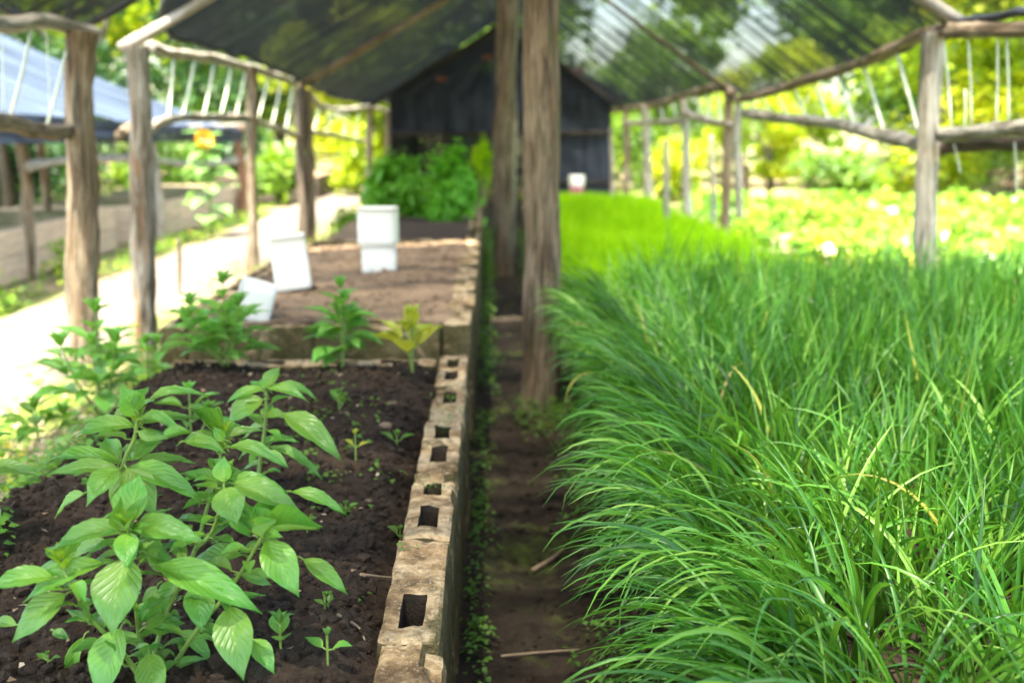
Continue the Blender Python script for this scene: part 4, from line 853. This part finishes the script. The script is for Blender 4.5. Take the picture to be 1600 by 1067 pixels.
# ================================================================ OBJECTS
# white containers (tapered tubs)
def tub(name, w0, w1, d0, d1, h, loc, rot, label, nested=False, cat='container'):
    t = thing(name, label, cat, tuple(loc), 'white plastic containers'); t.rotation_euler = rot
    def shell(w0, w1, d0, d1, z0, z1, th=.004, nm='body'):
        n = 40; th_ = np.arange(n) / n * 2 * np.pi; sq = 1 / (np.abs(np.cos(th_)) ** 16 + np.abs(np.sin(th_)) ** 16) ** (1 / 16)
        rings = []
        def ring(w_, d_, z): rings.append(np.stack([np.cos(th_) * sq * w_ / 2, np.sin(th_) * sq * d_ / 2, np.full(n, z)], 1))
        m_ = 8
        ring(.001, .001, z0); ring(w0 * .94, d0 * .94, z0)
        for k in range(m_ + 1):
            f = k / m_; rib = 1 + (.012 if k in (3, 4) else 0); ring((w0 + (w1 - w0) * f) * rib, (d0 + (d1 - d0) * f) * rib, z0 + .006 + (z1 - z0 - .006) * f)
        ring(w1 + .003, d1 + .003, z1); ring(w1 + .003, d1 + .003, z1 + .004); ring(w1 - th * 2, d1 - th * 2, z1 + .006)
        for k in range(m_, -1, -2): f = k / m_; ring(w0 + (w1 - w0) * f - th * 2, d0 + (d1 - d0) * f - th * 2, z0 + .01 + (z1 - z0 - .01) * f)
        ring(.001, .001, z0 + .01)
        V = np.concatenate(rings); Fc = [(i * n + j, i * n + (j + 1) % n, (i + 1) * n + (j + 1) % n, (i + 1) * n + j) for i in range(len(rings) - 1) for j in range(n)]
        me = mesh(nm, V, Fc, M['white'], uv=V[:, :2]); o = bpy.data.objects.new(nm, me); C.objects.link(o); o.parent = t; return o
    shell(w0, w1, d0, d1, 0, h); return t
z2 = lambda p, dz=0: (p[0], p[1], float(zsoil2(np.array(p[0]), np.array(p[1]))) + dz)
q = z2(at_z(593, 420, .53)); tub('plastic_tub', .165, .165, .14, .14, .125, q, (0, 0, R(4)), 'lower of two stacked white plastic tubs on brown soil')
q2 = (q[0] - .002, q[1], q[2] + .133); tub('plastic_tub', .183, .183, .15, .15, .17, q2, (0, 0, R(-3)), 'upper wider white tub stacked on another tub')
q = z2(at_z(459, 447, .53), .005); tub('plastic_tub', .152, .15, .12, .12, .225, q, (0, R(-6), R(12)), 'white plastic tub leaning left near the stacked pair')
q = z2(at_z(410, 494, .53), .03); tub('plastic_tub', .135, .14, .12, .13, .12, (q[0] + .04, q[1], q[2] + .02), (R(18), R(-74), R(-12)), 'white plastic tub tipped on its side at the bed corner')
# planter with bushes
pl = thing('planter_box', 'dark wooden planter box under the right-hand green bush', 'planter', (-.33, 8.3, .42))
for (a, b) in (((-.72, 8.0, .44), (-.16, 8.03, .56)), ((-.72, 8.45, .44), (-.16, 8.48, .56)), ((-.72, 8.034, .44), (-.69, 8.446, .56)), ((-.19, 8.034, .44), (-.16, 8.446, .56)), ((-.688, 8.034, .46), (-.192, 8.446, .53))):
    bm = bmesh.new(); bmesh.ops.create_cube(bm, size=1); bmesh.ops.bevel(bm, geom=bm.edges[:], offset=.04, segments=1, affect='EDGES'); me = bpy.data.meshes.new('board'); bm.to_mesh(me); bm.free(); me.materials.append(M['planter'])
    o = bpy.data.objects.new('board', me); C.objects.link(o); o.parent = pl; a = np.array(a); b = np.array(b); o.location = (a + b) / 2 - ORG[pl.name]; o.scale = b - a
def bush(name, c, rx, rz_, n, seed, label, mat='bush', cat='bush', leaf=(.05, .1), group=None, base=None, clumps=14):
    r = np.random.default_rng(seed); t = thing(name, label, cat, (c[0], c[1], base if base is not None else c[2] - rz_), group)
    cl = unit(r.normal(size=(clumps, 3))) * r.uniform(.35, .85, (clumps, 1)); ci = r.integers(0, clumps, n)
    off = r.normal(0, .2, (n, 3)); P_ = (cl[ci] + off); Nn = unit(P_ + r.normal(0, .5, (n, 3)) + [0, 0, .5]); P_ = P_ * [rx, rx, rz_] + c
    rr = np.clip(r.random(clumps)[ci] * .5 + r.random(n) * .5, 0, 1)
    v, f, uv, rn = quads(P_, Nn, r.uniform(leaf[0], leaf[1], n), .55, rr, r); obj('foliage', v, f, M[mat], t, uv=uv, rnd=rn)
    q = MB()
    for k in range(5):
        e = c + cl[k] * [rx, rx, rz_] * .6; b0 = np.array([c[0], c[1], (base if base is not None else c[2] - rz_) - .03]); V, Fc, uv, bk = tube([b0, (b0 + e) / 2 + [0, 0, .03 * rz_], e], .012 * rx / .3 + .003, .004, 6, 8); q.add(V, Fc, uv, .5, bk)
    q.build('stem', M['trunk' if cat == 'tree' else 'stem'], t); return t
bush('leafy_bush', at_y(617, 300, 8.6), .24, .27, 1700, 3, 'left of two bright green bushes behind the stacked white tubs', base=.44, group='green bushes in the far left bed'); bush('leafy_bush', at_y(703, 298, 8.3), .22, .26, 1700, 4, 'right of two bright green bushes, above the dark planter box', base=.52, group='green bushes in the far left bed')
bush('leafy_bush', at_y(660, 335, 8.7), .2, .14, 700, 9, 'low green bush filling the gap between the two tall ones', base=.44, group='green bushes in the far left bed')
bush('shrub', at_y(757, 255, 17), .2, .4, 350, 6, 'small yellow-leaved shrub beside the second aisle post', mat='young', base=.0, cat='shrub')
bush('shrub', at_y(540, 345, 10.5), .16, .1, 200, 16, 'tuft of yellow-green weeds left of the brown bed', mat='field', base=.0, cat='shrub')
# sunflower
def sunflower():
    Y = 12.6; x = at_y(322, 300, Y)[0]; zt = at_y(322, 222, Y)[2]; t = thing('sunflower', 'sunflower in bloom standing at the left edge of the path', 'sunflower', (x, Y, 0)); L = [([(x + .05, Y, 0), (x + .03, Y, zt * .5), (x - .01, Y, zt - .08), (x, Y - .02, zt)], .016, .01)]
    r = random.Random(4)
    for k in range(26):
        z = .2 + (zt - .12) * k / 25; az = k * 2.4; d = np.array([math.cos(az), math.sin(az), r.uniform(-.5, .3)]); d /= np.linalg.norm(d); b = np.array([x + .02, Y, z]) + d * .03; s = r.uniform(.24, .36) * (1 if z < zt * .8 else .7)
        put_leaf(t, b, b + d * s, s * .62, r.choice([0, 1, 4]), 'sunleaf', (0, 0, 1))
    stems(t, L)
    c = np.array([x, Y - .03, zt + .03]); n = Vector((.7, -.65, .1)).normalized(); fh = MB(); 
    e1 = n.cross(Vector((0, 0, 1))).normalized(); e2 = n.cross(e1)
    V, Fc, uv, bk = tube([c - np.array(n) * .015, c + np.array(n) * .03], .042, .038, 16, 4); head = obj('flower_head', V, Fc, M['disc'], t, uv=uv, bk=bk)
    for k in range(22):
        a = k / 22 * 6.283; d = np.array(e1) * math.cos(a) + np.array(e2) * math.sin(a); o = put_leaf(t, c + d * .045, c + d * .115 + np.array(n) * (.06 if k % 2 else .02), .045, 0, 'yellow_leaf', n, 'petal')
        o.data = PET
    return t
V, Fc, uv = leaf_unit(3, .1, .1, .03, 4, 6); PET = mesh('petal', V, Fc, M['petal'], uv=uv, rnd=np.full(len(V), .5))
sunflower()
# pink and white bucket
bk_ = at_y(901, 300, 17.5); t = thing('bucket', 'small pink and white bucket on the ground before the net shed', 'bucket', (bk_[0], bk_[1], .1))
V, Fc, uv, b_ = tube([(bk_[0], bk_[1], .1), (bk_[0], bk_[1], .33)], .09, .11, 16, 6); obj('body', V, Fc, M['pink'], t, uv=uv, bk=b_); V, Fc, uv, b_ = tube([(bk_[0], bk_[1], .332), (bk_[0], bk_[1], .5)], .115, .12, 16, 6); obj('liner', V, Fc, M['white'], t, uv=uv, bk=b_)
# stakes
def stake(px, pt, pb, Y, r, mat, label, seed):
    a, b = at_y(px + 2, pb, Y), at_y(px, pt, Y); a[2] = min(a[2], .1) - .05; t = log('stake', [a, (a + b) / 2, b], r, r * .8, M[mat], None, 9, 20, .5, seed, .02); tag(t, label, 'stake', 'garden stakes')
stake(281, 372, 480, 8.2, .018, 'bark_dark', 'thin dark stake at the path edge right of the peeling post', 1); stake(1041, 218, 320, 11.0, .03, 'bark_pale', 'short pale stake behind the yellow-green bed, nearest the aisle', 2); stake(1112, 212, 330, 11.3, .028, 'bark_pale', 'pale stake standing just left of the thin right-hand post', 3)
stake(1157, 240, 300, 13.5, .05, 'bark_dark', 'dark squat stake behind the thin right-hand post', 4); stake(955, 200, 300, 17.5, .03, 'bark_pale', 'pale stake at the right corner of the net shed', 5)
# far fence on the right
fx = thing('rail_fence', 'low dark rail fence at the far edge of the sunlit field', 'fence', (9, 20, 0))
for k, x in enumerate(np.arange(4.4, 14, 1.15)): log('post', [(x, 20, -.1), (x, 20, .58)], .07, .06, M['bark_dark'], fx, 8, 8, .3, k)
for z in (.22, .42): log('rail', [(3.8, 19.9, z), (9, 19.9, z + .03), (14.5, 19.9, z)], .05, .045, M['bark_grey'], fx, 8, 26, .4, int(z * 30))

# ================================================================ TREES
def tree_meshes(seed, n, mat, leaf, trunk_r, hgt, crown_r, low):
    r = np.random.default_rng(seed); nc = 38; cl = unit(r.normal(size=(nc, 3))) * r.uniform(.3, 1, (nc, 1)) ** .6; cl = cl * [crown_r, crown_r, (hgt - low) / 2] + [0, 0, (hgt + low) / 2]
    cr = r.uniform(.4, .95, nc) * crown_r * .42; ci = r.integers(0, nc, n); off = unit(r.normal(size=(n, 3))) * (r.random((n, 1)) ** .5) * cr[ci][:, None] * [1, 1, .75]
    P_ = cl[ci] + off; Nn = unit(off / crown_r + r.normal(0, .45, (n, 3)) + [0, 0, .45]); rr = np.clip(.65 * r.random(nc)[ci] + .35 * r.random(n) , 0, 1)
    v, f, uv, rn = quads(P_, Nn, r.uniform(leaf * .6, leaf * 1.3, n), .6, rr, r); cm = mesh('crown', v, f, M[mat], uv=uv, rnd=rn)
    q = MB(); lean = r.normal(0, .25, 2); top = np.array([lean[0], lean[1], hgt * .72]); V, Fc, uv, bk = tube([(0, 0, -.1), (lean[0] * .3, lean[1] * .4, hgt * .35), top], trunk_r, trunk_r * .35, 10, 16, .3, seed); q.add(V, Fc, uv, .5, bk)
    for k in range(9):
        s = spline([(0, 0, 0), (lean[0] * .3, lean[1] * .4, hgt * .35), top], 10)[3 + k % 6]; e = cl[k * 4]; V, Fc, uv, bk = tube([s, (s + e) / 2 + [0, 0, .15], e], trunk_r * .4, trunk_r * .12, 7, 8, .3, seed + k); q.add(V, Fc, uv, .5, bk)
    tm = mesh('trunk', np.concatenate(q.V), np.concatenate(q.F), M['trunk'], uv=np.concatenate(q.U), bk=np.concatenate(q.B)); return cm, tm
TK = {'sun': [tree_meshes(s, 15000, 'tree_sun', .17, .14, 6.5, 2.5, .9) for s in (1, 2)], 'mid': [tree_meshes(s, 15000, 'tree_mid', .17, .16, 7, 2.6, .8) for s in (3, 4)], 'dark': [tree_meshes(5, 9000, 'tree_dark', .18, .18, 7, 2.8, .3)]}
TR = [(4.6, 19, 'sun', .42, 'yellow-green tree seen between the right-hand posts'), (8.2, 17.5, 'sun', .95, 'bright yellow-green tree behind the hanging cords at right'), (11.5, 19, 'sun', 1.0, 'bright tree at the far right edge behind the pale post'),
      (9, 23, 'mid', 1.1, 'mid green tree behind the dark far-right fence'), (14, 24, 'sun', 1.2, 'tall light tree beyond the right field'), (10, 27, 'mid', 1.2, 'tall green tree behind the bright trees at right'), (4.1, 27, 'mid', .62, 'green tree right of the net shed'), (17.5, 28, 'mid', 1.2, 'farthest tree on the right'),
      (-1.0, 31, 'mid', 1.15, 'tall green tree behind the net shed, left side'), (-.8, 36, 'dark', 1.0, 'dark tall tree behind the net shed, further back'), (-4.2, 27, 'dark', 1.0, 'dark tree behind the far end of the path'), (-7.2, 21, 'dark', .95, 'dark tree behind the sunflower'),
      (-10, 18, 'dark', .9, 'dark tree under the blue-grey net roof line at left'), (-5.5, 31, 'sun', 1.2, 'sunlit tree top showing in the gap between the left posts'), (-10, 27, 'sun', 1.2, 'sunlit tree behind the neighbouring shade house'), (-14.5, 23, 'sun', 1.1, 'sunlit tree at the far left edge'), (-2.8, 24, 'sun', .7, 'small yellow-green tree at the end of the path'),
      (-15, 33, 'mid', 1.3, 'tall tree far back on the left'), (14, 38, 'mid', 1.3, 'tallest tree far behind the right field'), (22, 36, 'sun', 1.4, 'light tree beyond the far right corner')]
def far_wood():
    r = np.random.default_rng(77); n = 42000; nc = 260
    cl = np.stack([r.uniform(-48, 52, nc), r.uniform(42, 52, nc), r.uniform(.5, 11, nc)], 1); el = (cl[:, 2] - 1.2) / cl[:, 1]; dx = cl[:, 0] / cl[:, 1]; ok = ~((el > .03) & ((np.abs(dx - .235) < .014) | (np.abs(dx - .08) < .01))); cl = cl[ok]; nc = len(cl); ci = r.integers(0, nc, n); cs = r.uniform(1.2, 3, nc)
    off = unit(r.normal(size=(n, 3))) * r.random((n, 1)) ** .5 * cs[ci][:, None]; P_ = cl[ci] + off
    v, f, uv, rn = quads(P_, unit(off + r.normal(0, .6, (n, 3)) + [0, -.6, .8]), r.uniform(.3, .7, n), .6, np.clip(.6 * r.random(nc)[ci] + .4 * r.random(n), 0, 1), r)
    tag(obj('far_wood', v, f, M['tree_mid'], uv=uv, rnd=rn), 'far wood of mixed green trees closing the view all along the back', 'wood', kind='stuff')
far_wood()
ts = []
for i, (x, y, k, s, lab) in enumerate(TR):
    cm, tm = TK[k][i % len(TK[k])]; t = thing('tree', lab, 'tree', (x, y, 0), 'trees around the garden'); t.rotation_euler = (0, 0, i * 1.9); t.scale = (s, s, s * rd.uniform(.9, 1.1))
    for nm, me in (('crown', cm), ('trunk', tm)): o = bpy.data.objects.new(nm, me); C.objects.link(o); o.parent = t
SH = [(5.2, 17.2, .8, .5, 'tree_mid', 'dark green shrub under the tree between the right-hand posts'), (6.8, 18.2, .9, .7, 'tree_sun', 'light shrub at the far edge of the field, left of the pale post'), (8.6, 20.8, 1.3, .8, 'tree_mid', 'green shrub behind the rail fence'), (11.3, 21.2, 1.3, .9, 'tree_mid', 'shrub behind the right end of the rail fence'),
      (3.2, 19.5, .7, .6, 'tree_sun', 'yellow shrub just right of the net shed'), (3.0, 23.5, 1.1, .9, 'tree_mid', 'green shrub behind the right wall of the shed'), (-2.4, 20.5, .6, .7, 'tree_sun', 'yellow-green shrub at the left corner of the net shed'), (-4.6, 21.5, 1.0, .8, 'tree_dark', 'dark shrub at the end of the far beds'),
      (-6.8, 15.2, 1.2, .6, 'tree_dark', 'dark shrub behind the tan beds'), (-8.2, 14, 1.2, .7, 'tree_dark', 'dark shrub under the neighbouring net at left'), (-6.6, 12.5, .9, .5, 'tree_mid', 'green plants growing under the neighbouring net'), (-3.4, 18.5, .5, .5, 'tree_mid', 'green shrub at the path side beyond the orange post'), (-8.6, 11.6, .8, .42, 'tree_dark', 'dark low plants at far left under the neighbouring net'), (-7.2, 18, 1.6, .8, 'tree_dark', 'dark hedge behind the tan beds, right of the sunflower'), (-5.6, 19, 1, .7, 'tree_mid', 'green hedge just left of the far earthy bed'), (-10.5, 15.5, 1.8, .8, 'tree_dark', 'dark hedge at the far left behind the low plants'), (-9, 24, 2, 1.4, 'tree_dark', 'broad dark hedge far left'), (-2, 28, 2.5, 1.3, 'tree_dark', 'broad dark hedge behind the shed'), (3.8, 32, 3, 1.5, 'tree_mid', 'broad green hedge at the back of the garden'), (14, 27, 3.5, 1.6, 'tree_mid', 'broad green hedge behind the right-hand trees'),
      (-3.45, 9.4, .2, .16, 'field', 'pale yellow-green clump at the left verge beside the boards'), (-3.4, 7.6, .16, .18, 'field', 'yellow-flowered clump in front of the nearest tan bed')]
for i, (x, y, rx, rz_, mt, lab) in enumerate(SH): bush('shrub', np.array([x, y, rz_ * .9]), rx, rz_, int(900 + 900 * min(rx, 2)) if rx > .3 else 260, 60 + i, lab, mat=mt, cat='shrub', leaf=(.08, .17) if rx > .3 else (.04, .08), group='shrubs around the garden', base=0)
print('tris', sum(len(o.data.polygons) for o in bpy.data.objects if o.type == 'MESH') * 2, 'objects', len(bpy.data.objects))
